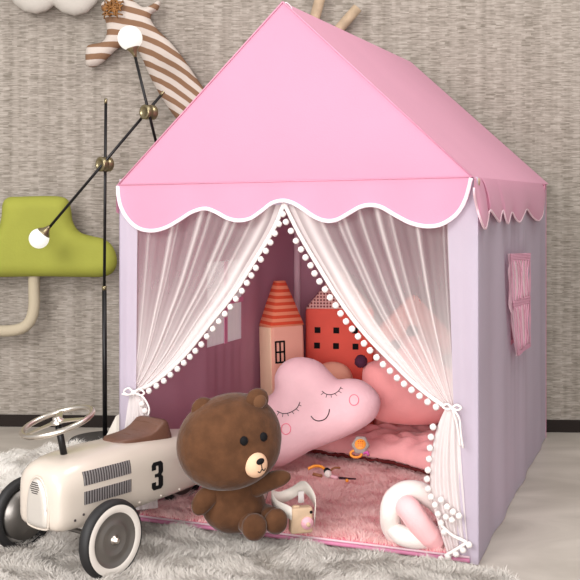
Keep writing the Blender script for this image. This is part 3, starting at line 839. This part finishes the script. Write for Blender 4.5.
# knotted pillow
kn = thing('knot_pillow', 'white and pink knotted tube pillow at the front of the mat', 'pillow', P(412, 545, 2.62))
kc = P(410, 514, 2.6); rk = .028
kp = [(434,505,.02),(424,494,.015),(408,490,.0),(394,497,-.01),(389,512,-.012),(391,528,.0),(399,538,.012),(411,533,.02),(416,524,.02)]
def KP(l): return [P(x, y, 2.585+d) for x, y, d in l]
MB().tube(spline(KP([(442,512,.03),(433,500,.02),(420,492,.01),(406,491,0),(394,499,-.01),(390,513,-.01),(392,528,.01),(400,537,.025),(412,534,.04),(424,528,.04)]), 60), [.020+.006*min(1, i/10, (59-i)/10) for i in range(60)], 16).obj('loop', 'knot_white', kn, label='white part of the knot')
MB().tube(spline(KP([(400,505,-.0),(408,508,-.035),(416,519,-.045),(426,532,-.04),(438,544,-.03)]), 40), [.021+.009*min(1, i/8, (39-i)/8) for i in range(40)], 16).obj('loop', 'knot_pink', kn, label='pink part of the knot')
MB().tube(spline(KP([(391,528,-.0),(404,536,-.03),(420,539,-.03),(436,537,-.01),(446,530,.02)]), 40), [.018+.007*min(1, i/8, (39-i)/8) for i in range(40)], 16).obj('loop', 'knot_white', kn)

# toys on the mat
fy = thing('flower_rattle', 'small orange and grey flower toy on the mat', 'toy', P(360, 456, 3.15))
fpln = Pl(360.5, 445, 3.15, yaw=-10, lean=35)
V, FF, _ = puff_mesh(fpln, [Vector(((.026+.002*math.cos(i*PI/4*2))*math.cos(i*PI/12), (.029+.002*math.cos(i*PI/4*2))*math.sin(i*PI/12))) for i in range(24)], .006, .008, step=.004)
mk('petals', V, FF, 'grey_toy', fy)
MB().lathe([(0,.0095),(.015,.009),(.018,.005),(.018,0)], fpln.Q, fpln.n, 24).obj('flower_centre', 'orange_toy', fy)
m = MB()
for i in range(-1, 2):
    for j in range(-1, 2): m.ell(fpln.pt(i*.006, j*.007, .009), (.0018,)*3, None, 8, 6)
m.obj('seeds', 'red_toy', fy)
MB().tube([fpln.pt(-.012+.017*math.cos(t*PI/12), -.028+.011*math.sin(t*PI/12), -.002) for t in range(24)], .004, 8, closed=True).obj('handle', 'orange_toy', fy)
MB().tube([fpln.pt(.010, -.026, .0), fpln.pt(.024, -.022, .0), fpln.pt(.026, -.032, 0)], .0045, 8).obj('tag', 'magenta_toy', fy)
bt = thing('bead_toy', 'jumbled wooden bead and stick toy lying on the pink mat', 'toy', P(331, 476, 3.0))
MB().tube(spline([P(308,469,3.0), P(315,466,3.0), P(322,467,2.98), P(327,472,2.96)], 20), .0045, 8).obj('arch', 'orange_toy', bt)
MB().tube(spline([P(328,473,2.96), P(334,468,2.97), P(340,468,2.98)], 16), .0032, 8).obj('stick', 'brown_toy', bt)
MB().ell(P(328,474,2.94), (.011,.011,.011), None, 16, 10).obj('ball', 'knot_white', bt); MB().ell(P(327,471,2.955), (.010,.008,.010), None, 16, 10).obj('ball', 'black_paint', bt)
MB().tube([P(330,476,2.94), P(338,478,2.93)], .006, 10).obj('bead', 'toy_pink', bt)
MB().tube([P(339,478,2.93), P(356,479,2.92)], [.004,.002], 8).obj('stick', 'dark_thread', bt)
MB().ell(P(347,480.5,2.92), (.005,.005,.005), None, 12, 8).obj('bead', 'orange_toy', bt); MB().tube([P(313,474,2.96), P(322,476,2.95)], .005, 8).obj('bead', 'brown_toy', bt)

# wooden toy camera
tc_ = thing('toy_camera', 'pale wooden toy camera with pink lens and white felt strap', 'toy', P(302, 534, 2.6))
cl2 = Pl(302, 521, 2.60, yaw=14, lean=0)
Rc = Matrix((cl2.ux, -cl2.n, cl2.uy)).transposed()
MB().box(cl2.pt(0, 0, -.014), (.058, .030, .066), Rc, .006, 3).obj('body', 'pale_wood', tc_)
ln_ = cl2.uv(307, 523); cc = cl2.pt(ln_.x, ln_.y, 0)
MB().lathe([(0,.012),(.0095,.012),(.010,.006),(.0150,.006),(.016,.003),(.016,-.001)], cc, cl2.n, 30).obj('lens', 'toy_pink', tc_)
MB().lathe([(0,.018),(.005,.018),(.006,.011)], cc, cl2.n, 20).obj('lens_cap', 'pale_wood', tc_)
e = cl2.uv(311, 512); MB().lathe([(0,.003),(.004,.002),(.004,-.001)], cl2.pt(e.x, e.y, 0), cl2.n, 16).obj('viewfinder', 'black_paint', tc_)
MB().box(cl2.pt(-.012, .033, -.014), (.018, .014, .008), Rc, .003).obj('shutter_button', 'pale_wood', tc_)
def ribbon(pts, wvec, n=40, th=.0015):
    sp = spline(pts, n); m = MB(); vv_ = []
    for i, p in enumerate(sp):
        w_ = Vector(wvec); vv_ += [p-w_, p+w_]
    m.add(vv_, [(2*i, 2*i+1, 2*i+3, 2*i+2) for i in range(n-1)]); return m
sb = ribbon([P(314,520,2.62), P(315,503,2.64), P(309,491,2.67), P(302,487,2.69), P(290,494,2.70), P(279,498,2.68), P(272,496,2.66), P(277,506,2.62), P(287,511,2.60), P(292,514,2.59)], (0, .004, .015))
so = sb.obj('strap', 'felt_white', tc_); md = so.modifiers.new('solid', 'SOLIDIFY'); md.thickness = .002
MB().box(P(301,497,2.68), (.016,.004,.030), Rc, .001).obj('strap_buckle', 'soft_white', tc_)

# ------------------------------------------------------------------ teddy bear
bear = thing('teddy_bear', 'brown plush teddy bear sitting before the tent opening', 'plush toy', P(235, 530, 2.6))
def Rot(yaw, pitch=0, roll=0): return Matrix.Rotation(math.radians(yaw), 3, 'Z') @ Matrix.Rotation(math.radians(pitch), 3, 'X') @ Matrix.Rotation(math.radians(roll), 3, 'Y')
Rb = Rot(28, 0, -14)    # head looks towards the right of the picture, tilted
hc = P(229.5, 441, 2.56)
def remesh(o, vox=.006, sm=6):
    r = o.modifiers.new('remesh', 'REMESH'); r.mode = 'VOXEL'; r.voxel_size = vox; r.use_smooth_shade = True
    s_ = o.modifiers.new('smooth', 'SMOOTH'); s_.factor = .5; s_.iterations = sm
hd = MB().ell(hc, (.136,.105,.116), Rb, 48, 30, .95)
hd.ell(hc+Rb @ Vector((0,-.03,-.025)), (.118,.080,.085), Rb, 40, 24)
head = hd.obj('head', 'bear_fur', bear); remesh(head, .006, 8)
for x, y, sg in ((203,409,-1), (257,400,1)):
    c_ = P(x, y, 2.545)
    eo = MB().ell(c_, (.031,.020,.029), Rb, 28, 18); ear = eo.obj('ear', 'bear_fur', bear)
    MB().ell(c_+Rb @ Vector((0,-.013,-.001)), (.019,.010,.018), Rb, 20, 12).obj('inner_ear', 'ear_cloth', ear)
def headpt(px, py, e=0):
    r = Vector(((px-CX)/F, 1, (HY-py)/F)); o = Vector((0,0,H)); Ri = Rb.transposed(); s_ = Vector((1/.134, 1/.107, 1/.114))
    oo = Ri @ (o-hc); dd_ = Ri @ r
    oo = Vector((oo.x*s_.x, oo.y*s_.y, oo.z*s_.z)); d2 = Vector((dd_.x*s_.x, dd_.y*s_.y, dd_.z*s_.z))
    A_ = d2.dot(d2); B_ = 2*oo.dot(d2); C_ = oo.dot(oo)-1; disc = max(B_*B_-4*A_*C_, 0); t = (-B_-math.sqrt(disc))/(2*A_)
    p = o+r*t; return p+(p-hc).normalized()*e
for x, y in ((244,441), (263.5,437)):
    MB().ell(headpt(x, y, .0), (.0105,.007,.0115), Rb, 18, 12).obj('eye', 'black_paint', head)
mzc = headpt(255, 464, .003); out = (mzc-hc).normalized()
mz_ = MB().ell(mzc, (.031,.024,.031), Rot(38,0,-12), 28, 18).obj('muzzle', 'muzzle_cloth', head, label='tan muzzle')
def front(px, py, D): return P(px, py, D)
nz = mzc+Rot(38,0,-12) @ Vector((0.0,-.0225,.013))
MB().ell(nz, (.0115,.006,.0075), Rot(38,0,-12), 18, 12).obj('nose', 'black_paint', mz_)
Rm = Rot(38,0,-12)
def mzp(x, z): return mzc+Rm @ Vector((x*.031, -.0245*math.sqrt(max(0, 1-x*x-z*z)), z*.031))
MB().tube([mzp(0,.3), mzp(0,.0), mzp(0,-.22)], .0013, 6).tube(spline([mzp(-.36,-.28), mzp(-.2,-.42), mzp(0,-.22), mzp(.2,-.42), mzp(.36,-.28)], 20), .0013, 6).obj('mouth', 'black_paint', mz_)
# torso with arms in one cloth body
bd = MB().ell(P(234, 506, 2.60), (.082,.072,.068), Rot(10), 32, 20).ell(P(232, 488, 2.585), (.062,.058,.055), Rot(10), 28, 18)
bo = bd.obj('torso', 'bear_fur', bear); remesh(bo, .006, 8)
ar = MB().tube(spline([P(218,488,2.57), P(206,498,2.55), P(197,511,2.54), P(195,514,2.54)], 14), [.022,.023,.024,.025,.026,.0265,.027,.027,.0265,.0255,.024,.021,.016,.008], 18)
a1 = ar.obj('arm', 'bear_fur', bear); remesh(a1, .005, 5)
ar = MB().tube(spline([P(252,490,2.58), P(266,483,2.56), P(280,478,2.545), P(291,476,2.54)], 14), [.022,.023,.023,.023,.023,.023,.023,.023,.0225,.022,.021,.019,.014,.007], 18)
a2 = ar.obj('arm', 'bear_fur', bear); remesh(a2, .005, 5)
for (x, y, D, k) in ((254.5,527,2.52,1.0), (276,521,2.545,.95)):
    m = MB().tube([P(x-12, y-8, D+.06), P(x-4, y-3, D+.02)], [.026*k,.030*k], 18)
    m.ell(P(x, y, D), (.033*k,.024*k,.034*k), Rot(22), 28, 18).ell(P(x, y+2, D+.015), (.031*k,.026*k,.030*k), Rot(20), 28, 18)
    lo = m.obj('leg', 'bear_fur', bear); remesh(lo, .005, 6)

# ------------------------------------------------------------------ ride-on car
U = Vector((.61,.79,0)).normalized(); Vn = Vector((.79,-.61,0)).normalized(); Z = Vector((0,0,1))
CO = Vector((-.542, 2.489, 0))
def K_(s, v, z): return CO+U*s+Vn*v+Z*z
def interp(tab, s):
    if s <= tab[0][0]: return tab[0][1]
    for (a0, b0), (a1_, b1_) in zip(tab, tab[1:]):
        if s <= a1_:
            t = (s-a0)/(a1_-a0); return b0+(b1_-b0)*t
    return tab[-1][1]
wt = [(-.092,.048),(-.089,.063),(-.082,.073),(-.066,.080),(-.036,.085),(0,.089),(.1,.093),(.25,.094),(.4,.085),(.52,.066),(.6,.045),(.64,.02)]
zt_ = [(-.092,.225),(-.089,.240),(-.082,.252),(-.066,.263),(-.036,.271),(0,.275),(.1,.277),(.25,.270),(.4,.257),(.52,.235),(.6,.208),(.64,.18)]
zb_ = [(-.092,.130),(-.089,.121),(-.082,.114),(-.066,.109),(0,.108),(.25,.116),(.4,.12),(.6,.135),(.64,.15)]
def sec(s, a):
    w = interp(wt, s); t = interp(zt_, s); b = interp(zb_, s); c = (t+b)/2; h = (t-b)/2
    ca, sa = math.cos(a), math.sin(a); n = 3.2 if sa > 0 else 7
    r = (abs(ca)**n+abs(sa)**n)**(-1/n); return w*ca*r, c+h*sa*r
def side_v(s, z):
    w = interp(wt, s); t = interp(zt_, s); b = interp(zb_, s); c = (t+b)/2; h = (t-b)/2; q_ = abs((z-c)/h); n = 3.2 if z > c else 7
    return w*(max(0, 1-q_**n))**(1/n)
car = thing('ride_on_car', 'cream metal vintage ride-on racing car with number 3 beside the tent', 'toy car', (CO.x+.15, CO.y+.2, 0))
ss = [-.092,-.0905,-.089,-.0855,-.082,-.074,-.066,-.051,-.036,-.018]+[i*.03 for i in range(0,22)]+[.635,.64]
m = MB(); NA = 48; vv = []
for s in ss:
    for k in range(NA):
        v, z = sec(s, 2*PI*k/NA); vv.append(K_(s, v, z))
ff = [(i*NA+k, i*NA+(k+1) % NA, (i+1)*NA+(k+1) % NA, (i+1)*NA+k) for i in range(len(ss)-1) for k in range(NA)]
ff += [tuple(range(NA-1,-1,-1)), tuple((len(ss)-1)*NA+k for k in range(NA))]
m.add(vv, ff); body = m.obj('body', 'enamel', car)
# grille
gp = Pl(0,0,0, Q=K_(-.092, .006, .176), n=-U, ux=Vn, uy=Z)
go = [Vector(p) for p in [(-.036,-.050),(-.038,-.02),(-.034,.012),(-.026,.038),(-.013,.054),(0,.058),(.013,.054),(.026,.038),(.034,.012),(.038,-.02),(.036,-.050),(.026,-.056),(0,-.058),(-.026,-.056)]]
V, FF, gh = puff_mesh(gp, go, .009, .014, step=.006, back=.2)
gr = mk('grille', V, FF, 'grille_metal', car, label='silver nose grille')
gpo = [p*1.1 for p in go]
MB().tube(spline([gp.pt(p.x*1.04, p.y*1.04, .0) for p in go], 70, True), .003, 6, closed=True).obj('grille_rim', 'enamel', gr)
m = MB()
for k in range(6):
    zz = .024+.005*k; hw = .017-.0028*abs(k-2.5)
    m.tube([gp.pt(-hw, zz, .0095), gp.pt(hw, zz, .0095)], .0011, 5)
m.obj('grille_mesh', 'dark_slot', gr)
# louvres
for z0, z1 in ((.213,.245), (.168,.199)):
    m = MB()
    for k in range(19):
        s = -.017+k*(.138/18)
        zz = [z0+(z1-z0)*j/4 for j in range(5)]
        vv = []
        for z in zz: vv += [K_(s-.0026, side_v(s, z)-.001, z), K_(s-.0026, side_v(s, z)+.0022, z), K_(s+.0016, side_v(s, z)+.0008, z), K_(s+.0026, side_v(s, z)-.001, z)]
        m.add(vv, [(j*4+a_, j*4+a_+1, j*4+a_+5, j*4+a_+4) for j in range(4) for a_ in range(3)]+[(0,1,2,3),(16,17,18,19)])
    lo = m.obj('louvre', 'louvre_grey', body, smooth=False, label='grey row of vertical cooling slots')
    m = MB(); m.grid(lambda u, v: K_(-.021+.146*u, side_v(-.021+.146*u, z0+(z1-z0)*v)+.0006, z0+(z1-z0)*v), 16, 4); m.obj('louvre_backing', 'dark_slot', body)
# number 3
n3 = [(0,.78),(0,.9),(.12,1),(.62,1),(.75,.9),(.75,.60),(.63,.51),(.75,.42),(.75,.10),(.62,0),(.12,0),(0,.10),(0,.28),(.27,.28),(.27,.14),(.45,.14),(.45,.42),(.38,.45),(.2,.45),(.2,.57),(.38,.57),(.45,.60),(.45,.86),(.27,.86),(.27,.72),(0,.72)]
def n3pt(x, y):
    s = .195+x*.052; z = .153+y*.070; return K_(s, side_v(s, z), z)
pl3 = [n3pt(x, y)+Vn*.0012 for x, y in n3]
tri = geometry.tessellate_polygon([[Vector((x, y, 0)) for x, y in n3]])
m = MB(); n_ = len(pl3); m.add(pl3+[p-Vn*.004 for p in pl3], [tuple(t) for t in tri]+[(i, (i+1) % n_, n_+(i+1) % n_, n_+i) for i in range(n_)])
m.obj('number_three', 'black_paint', body, smooth=False, label='bold black number 3')
for s in (.155,.23,.30,.37,.44):
    z = .133; MB().ell(K_(s, side_v(s, z), z), (.0035,.0035,.0035), None, 12, 8).obj('rivet', 'enamel', body)
for s, z in ((-.045,.137), (-.022,.146)):
    MB().ell(K_(s, side_v(s, z), z), (.0032,.0032,.0032), None, 12, 8).obj('bolt', 'dark_slot', body, label='dark bolt')
# seat
m = MB(); st_ = [(.136,.018,.002),(.142,.030,.005),(.155,.040,.008),(.18,.046,.009),(.21,.050,.011),(.235,.053,.015),(.255,.054,.024),(.268,.054,.034),(.278,.054,.042),(.284,.054,.044),(.295,.054,.044),(.298,.053,.040),(.308,.053,.008)]
vv = []; n_ = 24
for s, w, t in st_:
    b = interp(zt_, s)-.012
    for k in range(n_):
        a_ = 2*PI*k/n_; ca, sa = math.cos(a_), math.sin(a_)
        x = w*math.copysign(abs(ca)**.28, ca); top = t+.010 if sa > 0 else -.002
        zz = (t+.012)*(abs(sa)**.22) if sa > 0 else -.006*abs(sa)**.5
        vv.append(K_(s, x, b+zz))
ff = [(i*n_+k, i*n_+(k+1) % n_, (i+1)*n_+(k+1) % n_, (i+1)*n_+k) for i in range(len(st_)-1) for k in range(n_)]+[tuple(range(n_-1,-1,-1)), tuple((len(st_)-1)*n_+k for k in range(n_))]
seat = m.add(vv, ff).obj('seat', 'brown_leather', car, label='brown leather saddle seat')
m = MB()
for s in (.20,.235,.268):
    t = interp([(a_, c_) for a_, b_, c_ in st_], s); w = interp([(a_, b_) for a_, b_, c_ in st_], s)*.8
    m.tube([K_(s, -w, interp(zt_, s)+t-.002), K_(s, 0, interp(zt_, s)+t+.0004), K_(s, w, interp(zt_, s)+t-.002)], .0014, 5)
m.obj('seam', 'brown_leather', seat)
kb = K_(.385, .02, interp(zt_, .385)-.002)
MB().lathe([(.013,0),(.013,.003),(.009,.006),(.005,.010),(0,.011)], kb, Z, 24).obj('filler_cap', 'chrome', car, label='small chrome cap behind the seat')
# steering
sn = Vector((-.24,-.12,.96)).normalized(); sc_ = P(57.5, 422, 2.47); cb = P(64.5, 457, 2.48)
MB().tube([cb, sc_-sn*.006], .0085, 14).obj('steering_column', 'black_metal', car, label='black steering column')
e1_ = sn.orthogonal().normalized(); e2_ = sn.cross(e1_)
sw = MB().tube([sc_+(e1_*math.cos(t*PI/36)+e2_*math.sin(t*PI/36))*.086 for t in range(72)], .0068, 12, closed=True).obj('steering_wheel', 'chrome', car, label='chrome steering wheel rim')
for k in range(3):
    a_ = 2*PI*k/3+.9; d_ = e1_*math.cos(a_)+e2_*math.sin(a_); t_ = sn.cross(d_)
    MB().add([sc_+d_*.010-t_*.011, sc_+d_*.010+t_*.011, sc_+d_*.083+t_*.005, sc_+d_*.083-t_*.005]+[q_+sn*.003 for q_ in (sc_+d_*.010-t_*.011, sc_+d_*.010+t_*.011, sc_+d_*.083+t_*.005, sc_+d_*.083-t_*.005)], [(3,2,1,0),(4,5,6,7),(0,1,5,4),(1,2,6,5),(2,3,7,6),(3,0,4,7)]).obj('spoke', 'chrome', sw, smooth=False)
MB().lathe([(.016,-.003),(.016,.004),(.010,.006),(.009,.013),(0,.014)], sc_, sn, 24).obj('hub_cap', 'chrome', sw)
# wheels
def wheel(s, v, sg, r=.0925):
    c_ = K_(s, v, r+.004); ax = Vn*sg
    t = MB().lathe([(r*.80,.013),(r*.86,.0155),(r*.94,.013),(r*.985,.007),(r,0),(r*.985,-.007),(r*.94,-.013),(r*.80,-.013)], c_, ax, 64).obj('wheel', 'rubber', car, label='black rubber tyre')
    MB().lathe([(r*.68,.014),(r*.72,.0165),(r*.82,.0168),(r*.875,.0155)], c_, ax, 64).obj('whitewall', 'tire_white', t, label='white ring of the tyre')
    MB().lathe([(0,.012),(r*.1,.012),(r*.14,.010),(r*.3,.009),(r*.36,.0125),(r*.42,.0125),(r*.47,.009),(r*.62,.010),(r*.68,.0145),(r*.70,.0145),(r*.70,-.012),(0,-.012)], c_, ax, 64).obj('wheel_disc', 'steel', t, label='grey steel wheel disc')
    MB().lathe([(.011,.010),(.011,.014),(.006,.016),(.006,.023),(0,.024)], c_, ax, 16).obj('hub_nut', 'chrome', t)
wheel(0, .157, 1); wheel(0, -.165, -1); wheel(.53, .125, 1, .088); wheel(.53, -.125, -1, .088)
MB().tube([K_(0,-.165,.0925), K_(0,.165,.0925)], .006, 10).obj('axle', 'steel', car)
MB().tube([K_(.53,-.125,.088), K_(.53,.125,.088)], .006, 10).obj('axle', 'steel', car)
Rcar = Matrix((U, -Vn, Z)).transposed()
for v in (-.075, .075):
    MB().box(K_(0, v, .106), (.02, .016, .036), Rcar, .003).obj('bracket', 'enamel', car)
    MB().box(K_(.53, v*.7, .112), (.02, .016, .05), Rcar, .003).obj('bracket', 'enamel', car)

# ------------------------------------------------------------------ floor lamp
LD = 3.72
lamp = thing('floor_lamp', 'black floor lamp with brass joints and two glowing globes', 'lamp', P(105, 443, LD))
lb = P(105, 443, LD); lb.z = 0
MB().lathe([(0,.016),(.125,.016),(.13,.012),(.13,0.001),(0,.001)], lb, Z, 48).obj('lamp_base', 'base_stone', lamp)
MB().tube([Vector((lb.x, lb.y, .012)), P(104.3, 288, LD)], .0085, 14).obj('pole', 'black_metal', lamp)
MB().tube([P(104.3, 289, LD), P(105.8, 101, LD)], .0055, 12).obj('pole', 'black_metal', lamp)
MB().tube([P(105.8,103.5,LD), P(105.8,98.5,LD)], .0058, 12).obj('pole_tip', 'brass', lamp)
MB().tube([P(104.3,290,LD), P(104.3,286,LD)], .0088, 12).obj('collar', 'brass', lamp)
AD = LD-.035
MB().tube([P(48,229,AD), P(162,94,AD)], .0052, 12).obj('arm', 'black_metal', lamp); MB().tube([P(161,95,AD), P(164,91.5,AD)], .0055, 12).obj('arm_tip', 'brass', lamp)
BD = AD-.035
MB().tube([P(134.5,54,BD), P(156,142,BD)], .0052, 12).obj('arm', 'black_metal', lamp)
def joint(x, y, D0, D1):
    a_ = P(x-2.5, y, D1-.02); b_ = P(x+5, y+.5, D0+.02)
    ax = (b_-a_).normalized(); L_ = (b_-a_).length
    ax2 = Vector((.66,.75,0)).normalized(); c_ = (a_+b_)/2
    MB().lathe([(0,-.022),(.016,-.022),(.017,-.024),(.024,-.024),(.027,-.021),(.027,-.004),(.0245,-.002),(.0245,.002),(.027,.004),(.027,.021),(.024,.024),(0,.024)], c_, ax2, 32).obj('joint', 'brass', lamp, label='round brass joint')
joint(103.5,164,LD,AD); joint(147.5,112,AD,BD)
def globe(x, y, r, D, tx, ty, nm):
    c_ = P(x, y, D); g = MB().ell(c_, (r,r,r), None, 40, 26).obj('globe', 'lit_globe', lamp, label='glowing white glass globe')
    d_ = (P(tx, ty, D)-c_).normalized()
    MB().lathe([(.020+.004,r*.80),(.026,r*.62),(.0255,r*.80),(.014,r*1.12),(.008,r*1.4),(.0055,r*1.62),(0,r*1.62)], c_, d_, 32).obj('cup', 'brass', lamp)
globe(130, 38, .044, BD, 134.5, 54, 0); globe(39, 238.5, .036, AD, 48, 228, 0)

# ------------------------------------------------------------------ wall cushions
def wall_puff(name, label, cat, px, T, R_, mat, D, part='cover', step=.012, smooth_outline=True):
    pl = Pl(px[0][0], px[0][1], D, yaw=math.degrees(math.atan(-.045)))
    uvs = [pl.uv(*p) for p in px]; c_ = pl.pt(sum(u.x for u in uvs)/len(uvs), min(u.y for u in uvs), 0)
    t = thing(name, label, cat, c_)
    V, FF, hf = puff_mesh(pl, uvs, T, R_, step=step, smooth_outline=smooth_outline, back=.6); mk(part, V, FF, mat, t); return t, pl, hf
# cloud
cpx2 = [(54,6),(47,11),(37,14),(25,12),(15,5),(8,-6),(8,-20),(16,-32),(30,-38),(38,-50),(55,-58),(72,-52),(82,-42),(94,-36),(102,-24),(102,-8),(96,4),(87,13),(75,16),(63,13)]
wall_puff('cloud_cushion', 'off-white cloud-shaped cushion hung high on the wall', 'wall decoration', cpx2, .03, .04, 'cloud_wall_cloth', 3.92, smooth_outline=False, step=.01)
# striped animal
gpx = [(101,5),(104,16),(106.5,25),(106.5,35),(102,42),(90,44.5),(86.5,48),(85.5,57),(87,66),(96,66.5),(106,60),(115,51),(124,46),(134,47),(141,56),(148,72),(156,88),(165,103),(175,117),(190,135),(210,158),(240,168),(252,150),(236,128),(215,103),(200,83),(186,62),(172,44),(158,30),(151,20),(152,14),(158,10),(160.5,2),(157,1),(151,5),(143,7),(134,1),(124,-4),(113,-3),(106,0)]
gt, gpl, ghf = wall_puff('striped_animal_cushion', 'brown and white striped giraffe-shaped cushion hung on the wall', 'wall decoration', gpx, .03, .035, 'giraffe_stripes', 3.925, step=.009)
# woven crown on its head
m = MB(); rr = random.Random(9)
for k in range(46):
    x = rr.uniform(105, 121); y = rr.uniform(2, 16); a_ = rr.uniform(0, PI)
    p0 = P(x-3.5*math.cos(a_), y-3.5*math.sin(a_), 3.875+rr.uniform(-.008,.008)); p1 = P(x+3.5*math.cos(a_), y+3.5*math.sin(a_), 3.875+rr.uniform(-.008,.008)); pm = (p0+p1)/2+Vector((0,-.01,0))
    m.tube(spline([p0, pm, p1], 7), .003, 5)
m.tube([P(113,6,3.87), P(113.5,-8,3.87)], .006, 6)
m.obj('woven_mane', 'wicker', gt, label='brown woven wicker tuft')
# green tree cushion with bent stem
gx = [(-42,262),(-38,246),(-26,238),(-12,236),(-2,230),(2,216),(3,204),(8,197.5),(22,196.5),(45,196),(60,196.5),(68,200),(71,209),(73,222),(80,232),(92,236),(104,239),(113,247),(117,260),(114,271),(104,276.5),(80,277),(40,276.5),(0,277),(-25,276.5),(-38,272)]
gt2, gpl2, gh2 = wall_puff('tree_cushion', 'green tree-shaped cushion with beige bent stem on the wall', 'wall decoration', gx, .045, .05, 'green_cloth', 3.90, 'crown')
MB().tube(spline([P(34,270,3.905), P(34,290,3.905), P(34,306,3.905), P(31,319,3.905), P(24,327,3.905), P(12,330.5,3.905), P(-8,331,3.905), P(-30,331,3.905)], 50), .0215, 20).obj('stem', 'beige_cloth', gt2, label='beige bent tube stem')

# pegs of wood showing over the ridge
t1 = MB().tube([P(324,-16,3.885), P(315,17,3.885), P(311,42,3.885)], .020, 18).obj('wooden_peg', 'grey_wood', origin=P(315,20,3.885)); t1['label'] = 'upright pale wooden peg showing above the tent ridge'; t1['category'] = 'wooden peg'; t1['group'] = 'wooden pegs on the wall behind the tent'
t2 = MB().tube([P(357.5,8,3.885), P(318,53,3.885)], [.0195,.0195], 18).obj('wooden_peg', 'grey_wood', origin=P(331,38,3.885)); t2['label'] = 'slanting pale wooden peg showing above the right roof slope'; t2['category'] = 'wooden peg'; t2['group'] = 'wooden pegs on the wall behind the tent'

# ------------------------------------------------------------------ light
w = bpy.data.worlds.new('room_light'); scene.world = w; w.use_nodes = True
bg = w.node_tree.nodes['Background']; bg.inputs[0].default_value = (1.0, .97, .95, 1); bg.inputs[1].default_value = .6
def area(name, loc, tgt, size, power, col=(1,1,1)):
    l = bpy.data.lights.new(name, 'AREA'); l.shape = 'RECTANGLE'; l.size, l.size_y = size; l.energy = power; l.color = col
    o = link(bpy.data.objects.new(name, l)); o.location = loc; o.rotation_euler = (Vector(tgt)-Vector(loc)).to_track_quat('-Z', 'Y').to_euler(); return o
area('window_daylight', (-2.4, -.3, 2.6), (0, 3.1, .5), (2.0, 1.8), 150, (1, .98, .97))
area('front_fill', (-.35, -1.6, .95), (0.1, 3.2, .35), (2.4, 1.4), 128, (1, .97, .96))  # added soft fill behind the camera, brightens the tent interior
area('overhead_fill', (.9, 2.2, 3.2), (.3, 3.1, 0), (1.4, 1.4), 42, (1, .97, .94))  # unseen overhead fill, placed to lighten the right roof slope
